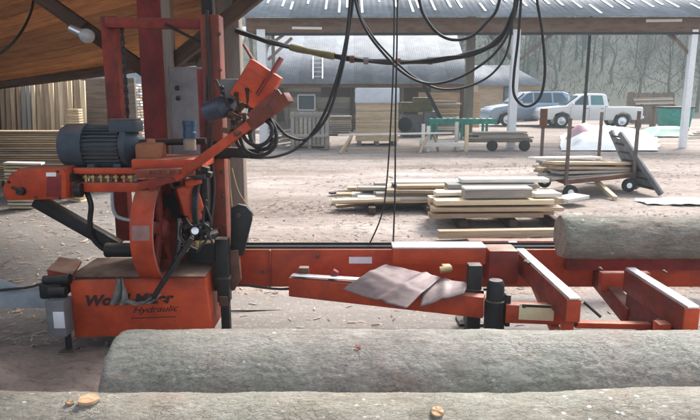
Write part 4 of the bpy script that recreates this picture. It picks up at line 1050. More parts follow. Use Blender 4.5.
# small house with tin roof
dH = 42; h0, h1 = P(474, 84, dH), P(545, 84, dH)
hs = thing('small_house', ((h0.x + h1.x) / 2, dH, 0), 'small tan walled house with pale tin roof behind the silver car', 'house')
wz = P(0, 84, dH).z; rz2 = P(0, 66, dH + 4).z
m = MB(); m.box(((h0.x + h1.x) / 2, dH + 2.5, wz / 2), (h1.x - h0.x - .6, 5, wz), None, 0); m.build('wall', TANW, hs)
m = MB(); corr_roof(m, (h0.x, dH - .4, wz - .1), (h1.x, dH - .4, wz - .1), (h1.x - 1.6, dH + 3, rz2), (h0.x + .3, dH + 3, rz2), 34, .02); m.build('roof', ROOF, hs, 180)
m = MB(); q = P(513, 95, dH - .03); m.box((q.x - .35, dH - .03, q.z), (.6, .08, 1.1), None, 0); wn = m.build('window', DARK, hs)
m = MB(); m.box((q.x - .35, dH - .09, q.z), (.5, .03, .98), None, 0); m.build('pane', GLASS, wn)
m = MB(); q = P(536, 98, dH - .03); m.box((q.x - .3, dH - .05, 1.0), (.85, .08, 2.0), None, 0); m.build('door', DTIMBER, hs)
# brown fence at right
fx0, fx1 = P(628, 100, 38), P(664, 100, 38)
fe = thing('board_fence', ((fx0.x + fx1.x) / 2, 38, 0), 'brown upright board fence between the pickup and the green bin', 'fence')
m = MB(); x = fx0.x
while x < fx1.x + .6: m.box((x, 38, .95 + random.uniform(-.08, .05)), (.14, .03, 1.9), None, 0); x += .155
m.build('boards', FENCEW, fe)
m = MB(); m.beam((fx0.x, 38.04, .5), (fx1.x + .6, 38.04, .5), .05, .08); m.beam((fx0.x, 38.04, 1.5), (fx1.x + .6, 38.04, 1.5), .05, .08); m.build('rail', FENCEW, fe)

# ================================================================== VEHICLES
def wheel(parent, x, y, r, w):
    s = -1 if y < 0 else 1
    m = MB(); m.lathe((x, y - w / 2, r), V((0, 1, 0)), [(0, r * .62), (.02, r * .93), (.05, r), (w - .05, r), (w - .02, r * .93), (w, r * .62), (0, r * .62)], 28, False); t = m.build('wheel', RUBBER, parent)
    m = MB(); yo = y + s * (w / 2 - .03)
    m.lathe((x, yo, r), V((0, s, 0)), [(0, r * .63), (.02, r * .6), (.0, r * .5), (.015, r * .2), (.03, r * .12), (.03, 0.01)], 22); m.build('rim', STEEL, t)
def prof(parent, name, poly, w, mat, bev, taper=None, zt=None):
    m = MB(); bm2 = bmesh.new()
    a = [bm2.verts.new((x, -w / 2, z)) for x, z in poly]; b = [bm2.verts.new((x, w / 2, z)) for x, z in poly]
    n = len(a); bm2.faces.new(a); bm2.faces.new(b[::-1])
    for i in range(n): bm2.faces.new((a[i], b[i], b[(i + 1) % n], a[(i + 1) % n]))
    bmesh.ops.recalc_face_normals(bm2, faces=bm2.faces[:])
    if taper:
        z0, z1, k = taper
        for v in bm2.verts:
            f = max(0, min(1, (v.co.z - z0) / (z1 - z0))); v.co.y *= 1 - k * f
    bmesh.ops.bevel(bm2, geom=bm2.edges[:], offset=bev, segments=3, affect='EDGES', profile=.5, clamp_overlap=True)
    m._merge(bm2, Matrix.Identity(4)); return m.build(name, mat, parent, 40)
def side_pane(parent, name, poly, w, mat, taper, parent_label=None):
    z0, z1, k = taper
    for s in (-1, 1):
        m = MB(); q = []
        for x, z in poly:
            f = max(0, min(1, (z - z0) / (z1 - z0))); q.append(V((x, s * (w / 2 * (1 - k * f) + .004), z)))
        m.prism(q, (0, -s * .02, 0), 0); m.build(name, mat, parent)
# white crew cab pickup, nose to the left (local +x = forward)
pk = thing('pickup_truck', (0, 0, 0), 'white crew cab pickup truck parked behind the white plastic sheeting', 'truck')
W = 1.85
body = prof(pk, 'body', [(2.62, .42), (2.70, .6), (2.68, .88), (2.55, 1.04), (1.45, 1.14), (1.2, 1.16), (-.62, 1.16), (-.64, 1.10), (-2.55, 1.10), (-2.62, 1.06), (-2.62, .5), (-2.5, .42), (-2.1, .42), (-1.95, .72), (-1.6, .85), (-1.25, .72), (-1.1, .40), (1.05, .40), (1.2, .72), (1.55, .85), (1.9, .72), (2.05, .42)], W, CARW, .05)
tp = (1.1, 1.8, .16)
prof(pk, 'cab', [(1.42, 1.12), (.62, 1.72), (.35, 1.79), (-.55, 1.79), (-.72, 1.72), (-.86, 1.12)], W - .06, CARW, .05, tp)
side_pane(pk, 'window', [(1.08, 1.2), (.56, 1.66), (.24, 1.70), (.2, 1.2)], W - .06, GLASS, tp)
side_pane(pk, 'window', [(.08, 1.2), (.1, 1.70), (-.5, 1.69), (-.6, 1.2)], W - .06, CYAN, tp)
m = MB(); m.prism([(1.36, -.72, 1.19), (1.36, .72, 1.19), (.70, .64, 1.68), (.70, -.64, 1.68)], (.03, 0, .03), 0); m.build('windscreen', GLASS, pk)
for x, y in ((1.55, -.78), (1.55, .78), (-1.6, -.78), (-1.6, .78)): wheel(pk, x, y, .37, .25)
for s in (-1, 1):
    m = MB(); m.box((2.60, s * .68, .80), (.12, .34, .17), None, .03); m.build('headlight', LABW, pk)
    m = MB(); m.box((-2.61, s * .82, .92), (.05, .12, .26), None, .015); m.build('tail_light', RED, pk)
    m = MB(); m.box((1.02, s * 1.0, 1.24), (.1, .18, .16), None, .03); m.build('mirror', CARW, pk)
    m = MB(); m.box((.28, s * .932, 1.02), (.14, .02, .03), None, .006); m.box((-.5, s * .932, 1.02), (.14, .02, .03), None, .006); m.build('door_handle', DARK, pk)
    m = MB()
    for x in (1.12, .16, -.66): m.box((x, s * .9262, .8), (.012, .004, .62), None, 0)
    m.build('door_gap', DARK, pk)
m = MB(); m.box((2.70, 0, .54), (.1, 1.7, .16), None, .03); m.box((-2.68, 0, .56), (.1, 1.7, .14), None, .03); m.build('bumper', STEEL, pk)
m = MB(); m.box((-1.65, 0, 1.106), (1.8, 1.6, .02), None, 0); m.build('bed_cover', DARK, pk)
c = P(587, 110, 33.5); pk.location = (c.x, 33.5, 0); pk.rotation_euler = (0, 0, R(176))
# silver blue estate car
cr = thing('estate_car', (0, 0, 0), 'silver blue estate car parked behind the white shed post', 'car')
W = 1.8
prof(cr, 'body', [(2.25, .32), (2.3, .55), (2.22, .74), (2.0, .88), (1.2, 1.0), (.9, 1.03), (-2.1, 1.06), (-2.2, .95), (-2.24, .5), (-2.15, .34), (-1.8, .34), (-1.65, .6), (-1.35, .72), (-1.05, .6), (-.9, .3), (.9, .3), (1.05, .6), (1.38, .72), (1.7, .6), (1.85, .32)], W, CARB, .06)
tp = (1.0, 1.62, .2)
prof(cr, 'cab', [(1.1, 1.0), (.35, 1.54), (.1, 1.6), (-1.6, 1.6), (-1.9, 1.5), (-2.15, 1.03)], W - .06, CARB, .05, tp)
side_pane(cr, 'window', [(.86, 1.08), (.3, 1.5), (.05, 1.53), (.05, 1.08)], W - .06, GLASS, tp)
side_pane(cr, 'window', [(-.03, 1.08), (-.03, 1.53), (-.95, 1.53), (-.98, 1.08)], W - .06, GLASS, tp)
side_pane(cr, 'window', [(-1.06, 1.08), (-1.03, 1.53), (-1.55, 1.52), (-1.9, 1.10)], W - .06, GLASS, tp)
m = MB(); m.prism([(1.04, -.7, 1.08), (1.04, .7, 1.08), (.42, .6, 1.52), (.42, -.6, 1.52)], (.03, 0, .03), 0); m.build('windscreen', GLASS, cr)
for x, y in ((1.38, -.76), (1.38, .76), (-1.35, -.76), (-1.35, .76)): wheel(cr, x, y, .32, .22)
for s in (-1, 1):
    m = MB(); m.box((2.16, s * .68, .72), (.2, .3, .13), None, .03); m.build('headlight', LABW, cr)
    m = MB(); m.box((.72, s * .98, 1.1), (.1, .16, .13), None, .03); m.build('mirror', CARB, cr)
    m = MB(); m.beam((-1.6, s * .66, 1.63), (.1, s * .66, 1.63), .03, .03); m.build('roof_rail', DARK, cr)
m = MB(); m.box((2.28, 0, .45), (.08, 1.6, .18), None, .03); m.build('bumper', CARB, cr)
c = P(527, 110, 35.5); cr.location = (c.x, 35.5, 0); cr.rotation_euler = (0, 0, R(186)); cr.scale = (1.1, 1.1, 1.2)

# ================================================================== YARD THINGS
# white plastic sheeting heap
m = MB()
def fn(u, v):
    y = 18.9 + v * 7.6; x = (556 - 350 + 96 * u) / F * (y + .4) + .1 * noise.noise(V((u * 6, v * 6, 4)))
    e = min(1, 4 * min(u, 1 - u, v * 1.2, (1 - v))); e = e * e * (3 - 2 * e); k = v
    z = .02 + e * (.07 + .75 * k * (1 - .6 * u) + .10 * noise.noise(V((x * .9, y * .9, 1))) + .05 * noise.noise(V((x * 2.5, y * 2.5, 2))))
    return V((x, y, z)), (x, y, 0)
m.grid(fn, 60, 40); tag(m.build('plastic_sheeting', PLASTIC, smooth=180), 'crumpled white plastic sheeting spread on the yard before the pickup', 'plastic sheet')
m = MB()
def fn(u, v):
    x = P(640, 140, 26).x + u * 1.9; y = 25.0 + v * 1.6; e = min(1, 4 * min(u, 1 - u, v, 1 - v)); return V((x, y, .35 * e + .05 + .06 * noise.noise(V((x * 2, y * 2, 7))))), (x, y, 0)
m.grid(fn, 24, 20); tag(m.build('tarpaulin', plain('pale_green_tarp', (.35, .6, .45), .5, 0, .1), smooth=180), 'pale green tarpaulin heaped at the right end of the white sheeting', 'tarpaulin')
m = MB(); c = P(563, 133, 24.5)
def fnp(u, v):
    x = c.x - .45 + .9 * u; y = 22.3 + .8 * v; e = math.sin(math.pi * u) * math.sin(math.pi * v); return V((x, y, .02 + .62 * e ** .6 + .04 * noise.noise(V((x * 5, y * 5, 0))))), (x, y, 0)
m.grid(fnp, 20, 16); tag(m.build('plastic_sack', plain('pink_sack', (.68, .42, .46), .6, 0, .15), smooth=180), 'pink sack leaning at the left end of the white sheeting', 'sack')
# green bin
gb = P(675, 118, 29); t = thing('waste_bin', (gb.x, 29, 0), 'green steel waste bin beside the right white shed post', 'bin')
zt_, wv = P(0, 108, 29).z, 27 * 29 / F
m = MB(); m.prism([(gb.x - wv * .42, 28.6, .22), (gb.x + wv * .42, 28.6, .22), (gb.x + wv * .5, 28.6, zt_), (gb.x - wv * .5, 28.6, zt_)], (0, .9, 0), .03); m.build('tub', GREEN, t)
m = MB(); m.box((gb.x, 29.05, zt_ + .03), (wv * 1.06, 1.0, .07), None, .02); m.build('rim', DARK, t)
m = MB()
for sx in (-.35, .35): m.cyl((gb.x + wv * sx, 28.7, .11), (gb.x + wv * sx, 28.78, .11), .11, .11, 14)
m.box((gb.x, 29.0, .18), (wv * .7, .6, .08), None, .01); m.build('wheels', RUBBER, t)
# lumber under/right of the bin
for k in range(6):
    a, b = P(640 + k * 5, 134 + k * 1.8, 25.5), P(704, 138 + k * 1.5, 24.5); a.z = b.z = .12 + .06 * k
    board('board', (a.x + 1.3, 24.4 + .1 * k, .05 + .07 * k), (a.x + 5.0, 24.2 + .1 * k, .05 + .07 * k), .2, .05, [PALEW, TANW, OLDW][k % 3], 'board in the low heap at the right edge below the green bin', 'board', 'boards in the low heap below the green bin')
# scrap / stacked wood at far right behind
for k in range(5):
    board('board', (P(646, 0, 33).x, 33 + .1 * k, 1.25 + .07 * k), (P(684, 0, 33).x, 33.2, 1.3 + .07 * k), .25, .05, [PALEW, TANW, OLDW][k % 3], 'pale board on the rack behind the green bin', 'board', 'pale boards racked behind the green bin')
m = MB()
for px in (649, 664, 681): m.beam((P(px, 0, 33.1).x, 33.1, 0), (P(px, 0, 33.1).x, 33.1, 1.25), .12, .5, V((0, 1, 0)))
m.beam((P(646, 0, 33.1).x, 33.1, 1.19), (P(684, 0, 33.1).x, 33.1, 1.19), .5, .06); tag(m.build('timber_rack', FENCEW), 'dark timber rack carrying pale boards behind the green bin', 'rack')
# wrapped lumber packet
lp0, lp1 = P(356, 146, 21), P(398, 146, 21); zt_ = P(0, 88, 21).z
t = thing('lumber_packet', ((lp0.x + lp1.x) / 2, 21, 0), 'tall packet of boards on skids with film wrapped round its upper third', 'lumber packet')
m = MB(); wz_ = P(0, 105, 21).z; z = .14; nl = 0
while z < wz_:
    m.box(((lp0.x + lp1.x) / 2, 21.6, z + .03), (lp1.x - lp0.x + random.uniform(-.03, .03), 1.2, .052), None, .003); z += .056
m.build('boards', wood('packet_boards', (.45, .30, .17), (.60, .44, .28), (.70, .55, .38), .75, lo=.75, hi=1.15), t)
m = MB(); m.box(((lp0.x + lp1.x) / 2, 21.6, (z + zt_) / 2), (lp1.x - lp0.x + .06, 1.26, zt_ - z), None, .05); m.build('film_wrap', plain('pale_wrap_film', (.66, .70, .76), .3, 0, .15, 2, .6), t)
for f in (.08, .5, .92):
    m = MB(); m.beam((lp0.x + (lp1.x - lp0.x) * f, 20.95, .07), (lp0.x + (lp1.x - lp0.x) * f, 22.2, .07), .14, .13); m.build('skid', TIMBER, t)
# slatted crate on skids with pile
c0, c1 = P(292, 150, 19.5), P(328, 150, 19.5); zt_ = P(0, 112, 19.5).z
t = thing('slatted_crate', ((c0.x + c1.x) / 2, 19.5, 0), 'grey upright slatted crate on a pallet in front of the barn window', 'crate')
m = MB()
for y in (19.3, 20.2):
    x = c0.x
    while x < c1.x: m.box((x + .05, y, (zt_ + .15) / 2), (.1, .025, zt_ - .15 + random.uniform(-.05, .03)), None, .002); x += .135
for x in (c0.x, c1.x):
    y = 19.35
    while y < 20.2: m.box((x, y, (zt_ + .15) / 2), (.025, .1, zt_ - .17), None, .002); y += .14
for z in (.45, zt_ - .1): m.beam((c0.x - .02, 19.27, z), (c1.x + .02, 19.27, z), .03, .1)
m.build('slats', OLDW, t)
m = MB(); m.box(((c0.x + c1.x) / 2, 19.75, zt_ * .46), (c1.x - c0.x - .12, .8, zt_ * .8), None, .03); m.build('filling', TANW, t)
m = MB()
for z in (.03, .14): m.box(((c0.x + c1.x) / 2, 19.75, z), (c1.x - c0.x + .1, 1.05, .03), None, .003)
for f in (.04, .5, .96): m.box((c0.x + (c1.x - c0.x) * f, 19.75, .085), (.12, 1.04, .075), None, .003)
m.build('pallet', TIMBER, t)
for k in range(16):
    x = P(274 + 1.4 * k, 0, 20.5).x; z = .04 + .07 * (k % 8)
    board('board', (x - random.uniform(.3, .6), 20.3 + random.uniform(-.4, .4), z), (x + random.uniform(.2, .6), 20.7 + random.uniform(-.4, .4), z + random.uniform(0, .15)), .12, .04, random.choice([PALEW, TANW, OLDW]), 'short offcut in the heap left of the slatted crate', 'board', 'offcuts heaped left of the slatted crate')
# trestle before the packet
t = thing('trestle', P(390, 150, 18.5) * V((1, 1, 0)) if False else (P(390, 150, 18.5).x, 18.5, 0), 'low timber trestle with splayed legs standing before the wrapped lumber packet', 'trestle')
zt_ = P(0, 134, 18.5).z
m = MB(); m.beam(P(338, 135, 18.5), P(452, 133, 18.5), .1, .05); m.build('top_rail', PALEW, t)
for (x0, x1, dy) in ((352, 340, -.4), (352, 346, .4), (428, 418, -.4), (434, 440, .4)):
    m = MB(); a = P(x0, 135, 18.5); b = P(x1, 155, 18.5); m.beam(a, (b.x, 18.5 + dy, 0), .07, .05); m.build('leg', TANW, t)
m = MB(); m.beam(P(344, 149, 18.4), P(424, 149, 18.4), .05, .07); m.build('stretcher', TANW, t)
# olive machine
om = P(416, 110, 26); t = thing('planing_machine', (om.x, 26, 0), 'old olive machine with dark base in front of the barn wall', 'machine')
m = MB(); m.box((om.x, 26, P(0, 107, 26).z), (1.35, .7, .42), None, .05); m.box((om.x + .2, 25.9, P(0, 100, 26).z), (.7, .5, .22), None, .04); m.build('hood', OLIVE, t)
m = MB(); m.box((om.x + .1, 26, .45), (1.5, .6, .9), None, .03); m.box((om.x + .6, 25.8, .75), (.6, .5, .6), None, .03); m.build('base', GREYP, t)
m = MB(); m.cyl((om.x - .5, 25.6, .5), (om.x - .5, 25.7, .5), .3, .3, 20); m.build('flywheel', DARK, t)
m = MB(); m.beam(P(423, 84, 25), P(441, 119, 25), .14, .14); tag(m.build('conveyor_chute', DARK), 'dark chute slanting down beside the olive machine', 'chute')
# green roller table
t = thing('roller_table', (P(462, 124, 24).x, 24, 0), 'green roller table on legs in front of the silver car', 'roller table')
a, b = P(430, 121.5, 24), P(497, 121.5, 24)
m = MB()
for y in (24, 24.7): m.beam((a.x, y, a.z), (b.x, y, a.z), .08, .2)
m.build('side_rail', GREEN, t)
m = MB(); k = 0; x = a.x + .12
while x < b.x: m.cyl((x, 24.04, a.z + .05), (x, 24.66, a.z + .05), .06, .06, 12); x += .26
m.build('rollers', STEEL, t)
for px in (434, 440, 466, 492):
    for y in (24, 24.7):
        m = MB(); xx = P(px, 0, 24).x; m.beam((xx, y, 0), (xx, y, a.z - .1), .09, .09, V((0, 1, 0))); m.build('leg', GREEN, t)
# white four post rack
t = thing('lumber_rack', (P(445, 150, 18.8).x, 18.8, 0), 'low rack of bright new timber with four upright stakes', 'rack')
for (px, y0, d) in ((423.5, 124, 19.6), (428.5, 126, 18.7), (457, 122, 19.6), (467, 125, 18.7)):
    a = P(px, y0, d); m = MB(); m.beam((a.x, d, 0), (a.x, d, a.z), .11, .09, V((0, 1, 0))); m.build('stake', PALEW if px != 467 else FRESH, t)
for d, x0, x1 in ((19.6, 422, 458), (18.7, 427, 468)):
    m = MB(); m.beam((P(x0, 0, d).x, d - .07, .22), (P(x1, 0, d).x, d - .07, .22), .06, .13); m.build('base_rail', PALEW, t)
for x in (425, 462):
    m = MB(); m.beam((P(x, 0, 18.7).x, 18.6, .08), (P(x, 0, 19.6).x, 19.8, .08), .1, .13); m.build('sleeper', TANW, t)
# dolly with boards in front of white post
t = thing('flat_dolly', (P(505, 150, 19).x, 19, 0), 'low flat dolly with one dark wheel showing, loaded with grey boards', 'dolly')
m = MB(); m.box((P(505, 0, 19).x, 19.2, .32), (2.0, .8, .1), None, .01); m.build('deck', TIMBER, t)
for sx in (-.25, .75):
    m = MB(); xx = P(505, 0, 19).x + sx; m.lathe((xx, 18.74, .17), V((0, 1, 0)), [(0, .03), (0, .17), (.08, .17), (.08, .03)], 20); m.build('wheel', RUBBER, t)
for k in range(15):
    z = .40 + .055 * (k // 4); y = 18.9 + .18 * (k % 4); x0 = P(474 + random.uniform(-4, 10) + k // 4, 0, 19).x; x1 = P(536 + random.uniform(-8, 6) - k // 4 * 3, 0, 19).x
    board('board', (x0, y, z), (x1, y + random.uniform(-.1, .1), z + random.uniform(-.01, .02)), .16, .045, random.choice([OLDW, OLDW, TANW, PALEW]), 'grey board piled on the low flat dolly', 'board', 'boards piled on the low flat dolly')
# lumber cart with four stakes
C = [V((3.54, 11.2, 0)), V((3.56, 9.9, 0)), V((5.09, 10.8, 0)), V((4.97, 12.1, 0))]
cc = sum(C, V()) / 4; ld = (C[2] - C[1]).normalized(); wd = (C[0] - C[1]).normalized()
t = thing('lumber_cart', cc, 'rusty lumber cart with four tall stakes and small wheels', 'cart')
m = MB()
for p, q in ((C[1], C[2]), (C[0], C[3]), (C[1], C[0]), (C[2], C[3])): m.beam(p + V((0, 0, .3)), q + V((0, 0, .3)), .06, .08)
m.build('frame', RUSTY, t)
for p, px, y0 in ((C[0], 540, 110), (C[1], 566, 118), (C[2], 633, 111), (C[3], 599, 112)):
    m = MB(); zt_ = P(px, y0, p.y).z; m.beam((p.x, p.y, .24), (p.x, p.y, zt_), .052, .05, V((0, 1, 0))); m.build('stake', paint('rusty_stake_%d' % px, (.16, .12, .10), (.09, .07, .06), .4), t)
m = MB(); p = C[0]; zt_ = P(540, 118, 11.2).z; m.box((p.x, p.y, zt_), (.11, .1, .34), None, .008); m.build('stake_sleeve', RUSTY, t)
for p in C:
    m = MB(); c = p + ld * (-.12 if p in (C[2], C[3]) else .12); m.lathe(c + wd * -.03 + V((0, 0, .12)), wd, [(0, .03), (0, .12), (.055, .12), (.055, .03)], 20); w_ = m.build('wheel', RUBBER, t)
    m = MB(); m.cyl(c + V((0, 0, .12)) - wd * .035, c + V((0, 0, .12)) + wd * .03, .05, .05, 12); m.beam(c + V((0, 0, .12)) + wd * .05, c + V((0, 0, .28)) + wd * .05, .05, .02, V((0, 1, 0))); m.build('castor', STEEL, w_)
for k in range(14):
    j = k % 4; lay = k // 4; s = C[1] + wd * (.2 + .28 * j) + V((0, 0, .36 + .055 * lay)); o1, o2 = random.uniform(-.35, -.1), random.uniform(1.7, 2.15)
    board('board', s + ld * o1 + V((0, 0, .03 * lay)), s + ld * o2 + V((0, 0, -.05 - .02 * (k % 3))), .2, .045, random.choice([OLDW, TANW, TANW, OLDW]), 'rough board loaded on the staked lumber cart', 'board', 'boards loaded on the staked lumber cart')
board('board', C[1] + wd * .55 - ld * .55 + V((0, 0, .66)), C[1] + wd * .5 + ld * 1.05 + V((0, 0, .60)), .24, .04, PALEW, 'pale wide board topmost on the staked lumber cart')
board('board', C[1] + wd * .3 + ld * 1.0 + V((0, 0, .56)), C[1] + wd * .25 + ld * 2.0 + V((0, 0, .33)), .16, .045, FRESH, 'yellow board sloping off the right end of the lumber cart')
board('board', P(597, 182, 10.6), G(615, 200) + V((0, 0, .03)), .08, .06, FRESH, 'short fresh board propped from ground to the cart end')
# leaning steel ramp
t = thing('loading_ramp', G(655, 197), 'dark steel ramp leaning against the rear cart stake', 'ramp')
a0, a1 = P(611, 131, 11.6), G(642, 192) + V((0, .2, .03)); b0, b1 = P(620, 133, 11.2), G(661, 196) + V((0, 0, .03))
m = MB(); m.beam(a0, a1, .06, .09); m.beam(b0, b1, .06, .09); m.build('side_rail', GREYP, t)
m = MB()
for k in range(7): f = .08 + .14 * k; m.beam(a0.lerp(a1, f), b0.lerp(b1, f), .06, .03)
m.build('rung', DARK, t)
m = MB(); c = (a0 + a1 + b0 + b1) / 4; m.prism([a0.lerp(a1, .12), a0.lerp(a1, .95), b0.lerp(b1, .95), b0.lerp(b1, .12)], (0, .02, -.01), 0); m.build('tread_plate', GREYP, t)
# ---- the two loose lumber piles
def brd(px0, px1, y, d0, d1, w, h, mat, label, group=None, y1=None):
    a, b = P(px0, y, d0), P(px1, y1 if y1 else y, d1)
    a.z = max(a.z, .03); b.z = max(b.z, .03)
    return board('board', a, b, w, h, mat, label, 'board', group)
g1, g2 = 'boards of the left rear yard pile', 'boards of the right front yard pile'
# rear pile bearers and boards
for px in (372, 430, 498):
    a = G(px, 214); board('bearer', a + V((0, -.05, .05)), a + V((0, 1.2, .05)), .1, .1, DTIMBER, 'dark bearer lying under the left rear yard pile', 'bearer', 'bearers under the left rear yard pile')
for k in range(22):
    row = k % 5; lay = k // 5; d = 9.0 + .24 * row
    x0 = P(345 + random.uniform(-12, 30) + lay * 8, 0, d).x; x1 = P(520 + random.uniform(-50, 15) - lay * 6, 0, d).x
    z = .13 + .055 * lay
    board('board', (x0, d + random.uniform(-.06, .06), z), (x1, d + random.uniform(-.12, .12), z + random.uniform(-.01, .03)), .2, .045, random.choice([DTIMBER, TANW, OLDW, TANW, PALEW]), 'mixed board inside the left rear yard pile', 'board', g1)
for (a, b, y, y1, d, mt, w, lab) in (
    (332, 400, 201, 199, 8.9, FRESH, .16, 'yellow board poking left out of the left rear yard pile'),
    (352, 440, 194.5, 194, 9.3, PALEW, .22, 'white board at the left top of the left rear yard pile'),
    (358, 452, 199, 197, 9.0, PALEW, .14, 'pale narrow board at the front of the left rear yard pile'),
    (352, 420, 192, 190, 9.9, OLDW, .14, 'grey board at the left back of the left rear yard pile'),
    (432, 508, 184, 184.5, 10.1, PALEW, .3, 'wide white board on top of the left rear yard pile'),
    (398, 470, 186.5, 187, 9.9, PALEW, .16, 'pale board beside the wide white one on the left rear pile'),
    (412, 455, 190, 190.5, 9.6, OLDW, .18, 'short grey board across the middle of the left rear pile'),
    (395, 560, 181, 179.5, 10.4, PALEW, .16, 'long white board at the back of the left rear yard pile'),
    (500, 538, 187, 186, 10.0, TANW, .2, 'tan board end at the right of the left rear yard pile')):
    brd(a, b, y, d, d, w, .045, mt, lab, g1, y1)
board('board', G(330, 195) + V((0, 0, .03)), G(356, 193) + V((0, 0, .05)), .12, .03, DARK and DTIMBER, 'dark slat on the ground left of the left rear yard pile')
board('board', G(336, 209) + V((0, 0, .04)), G(380, 207) + V((0, 0, .08)), .14, .04, TANW, 'tan board end on the ground left below the left rear yard pile')
# front pile
for px in (462, 512, 556):
    a = G(px, 228); board('bearer', a + V((0, -.05, .06)), a + V((0, .9, .06)), .1, .12, DTIMBER, 'dark bearer lying under the right front yard pile', 'bearer', 'bearers under the right front yard pile')
zb = .14
for lay in range(3):
    for row in range(4):
        d = 7.72 + .23 * row; z = zb + .085 * lay + .04
        x0 = P(434 + random.uniform(-1, 9) * (row > 0 or lay > 0), 0, d).x; x1 = P(576 - random.uniform(0, 22), 0, d).x
        board('beam', (x0, d - .04 * (lay == 1) + random.uniform(-.03, .03), z), (x1, d + random.uniform(-.06, .06), z + random.uniform(-.004, .012)), random.uniform(.18, .23), random.choice((.05, .078, .06)), TANW if lay < 2 else FRESH, 'thick tan plank in the lower layers of the right front yard pile', 'beam', 'thick planks of the right front yard pile')
zb += .085 * 3
for (px0, px1, d, z, w, h, mt, lab) in (
    (470, 541, 7.75, zb + .06, .22, .10, OLDW, 'grey thick plank on top of the right front yard pile'),
    (470, 541, 7.76, zb + .128, .23, .025, PALEW, 'white board lying on the grey thick plank of the right front pile'),
    (440, 470, 7.95, zb + .03, .2, .045, PALEW, 'short white board left of the grey thick plank'),
    (543, 572, 7.85, zb + .03, .22, .05, PALEW, 'short white board right of the grey thick plank'),
    (466, 558, 8.3, zb + .16, .26, .05, PALEW, 'long white board at the back of the right front yard pile'),
    (452, 545, 8.25, zb + .09, .3, .06, OLDW, 'grey board below the long white board of the right front pile'),
    (452, 545, 8.2, zb + .03, .3, .05, TANW, 'tan board below the grey one of the right front pile')):
    board('board', (P(px0, 0, d).x, d, z), (P(px1, 0, d).x, d + .04, z), w, h, mt, lab)
a, b = G(438, 238), G(560, 236); board('beam', a + V((0, 0, .05)), b + V((0, 0, .05)), .12, .09, TANW, 'single squared timber lying on the ground before the right front pile', 'beam')
a, b = G(560, 206), G(581, 203); board('board', a + V((0, 0, .1)), b + V((0, 0, .12)), .3, .05, PALEW, 'short wide white slab end right of the two yard piles')
a, b = G(573, 217), G(598, 221); board('board', a + V((0, 0, .03)), b + V((0, 0, .03)), .1, .04, FRESH, 'short pale stick on the ground right of the front pile')
m = MB(); 
def fns(u, v):
    c = G(676, 203); return c + V((-.55 + 1.1 * u, -.2 + .5 * v, .02 + .06 * math.sin(math.pi * u) * math.sin(math.pi * v) + .02 * noise.noise(V((u * 6, v * 6, 0))))), (u, v, 0)
m.grid(fns, 24, 14); tag(m.build('plastic_sheeting', PLASTIC, smooth=180), 'small scrap of white plastic on the ground right of the steel ramp', 'plastic sheet')
# thin rod on the ground under the rail
m = MB(); m.tube([P(212, 311, 4.5), P(300, 310, 4.6), P(370, 307, 4.7), P(408, 305.5, 4.72)], .006, 6)
tag(m.build('ground_cable', RUBBER), 'thin black cable running under the mill rail', 'cable')

# ================================================================== HANGING CABLES
def cable(pts, r, label, mat=RUBBER):
    m = MB(); m.tube([P(x, y, d) for x, y, d in pts], r, 8, 8); return tag(m.build('power_cable', mat), label, 'cable')
D = 4.0
cable([(352, -40, 3.9), (350, 0, 3.9), (346, 40, 3.88), (335, 85, 3.84), (320, 122, 3.8), (300, 146, 3.74), (278, 156, 3.68), (258, 157, 3.64), (246, 153, 3.64)], .009, 'black cable swooping from above down to the hose bracket of the saw head')
cable([(356, -40, 3.9), (353, 0, 3.92), (349, 30, 3.9), (342, 70, 3.86), (328, 115, 3.8), (308, 138, 3.76), (288, 136, 3.7), (274, 122, 3.66), (262, 112, 3.64)], .009, 'black cable looping from above back up to the saw head control box')
cable([(351, -40, 4.4), (356, 4, 4.4), (366, 30, 4.4), (382, 52, 4.4), (402, 72, 4.4), (424, 83, 4.4), (446, 82, 4.4), (470, 72, 4.4), (496, 52, 4.4), (512, 22, 4.4), (520, -40, 4.4)], .0095, 'black cable hanging in a wide low loop in the middle of the view')
cable([(360, -40, 4.5), (358, 6, 4.5), (371, 34, 4.5), (392, 58, 4.5), (414, 77, 4.5), (440, 89, 4.5), (470, 86, 4.5), (496, 70, 4.5), (510, 40, 4.5), (518, -40, 4.5)], .008, 'thin black cable hanging just below the wide middle loop')
cable([(394, -40, 4.35), (394, 40, 4.35), (391, 120, 4.35), (386, 190, 4.35), (380, 220, 4.35), (367, 249, 4.33)], .0055, 'thin black wire curving down left to the mill rail')
cable([(398, -40, 4.3), (397, 40, 4.3), (395.5, 120, 4.3), (395, 190, 4.3), (393, 248, 4.25)], .006, 'thin black wire hanging straight to the steel topped side stop')
cable([(414, -40, 4.4), (420, 4, 4.4), (428, 22, 4.4), (440, 35, 4.4), (455, 40, 4.4), (472, 36, 4.4), (487, 22, 4.4), (498, 6, 4.4), (506, -40, 4.4)], .011, 'thick black cable in a shallow loop at the top of the view')
cable([(522, -40, 4.2), (521, 0, 4.2), (518, 40, 4.2), (514, 74, 4.2), (514, 94, 4.2), (522, 105, 4.2), (532, 105, 4.2), (541, 95, 4.2), (545, 70, 4.2), (542, 30, 4.2), (537, 0, 4.2), (534, -40, 4.2)], .0095, 'black cable loop hanging in front of the white shed post and cars')
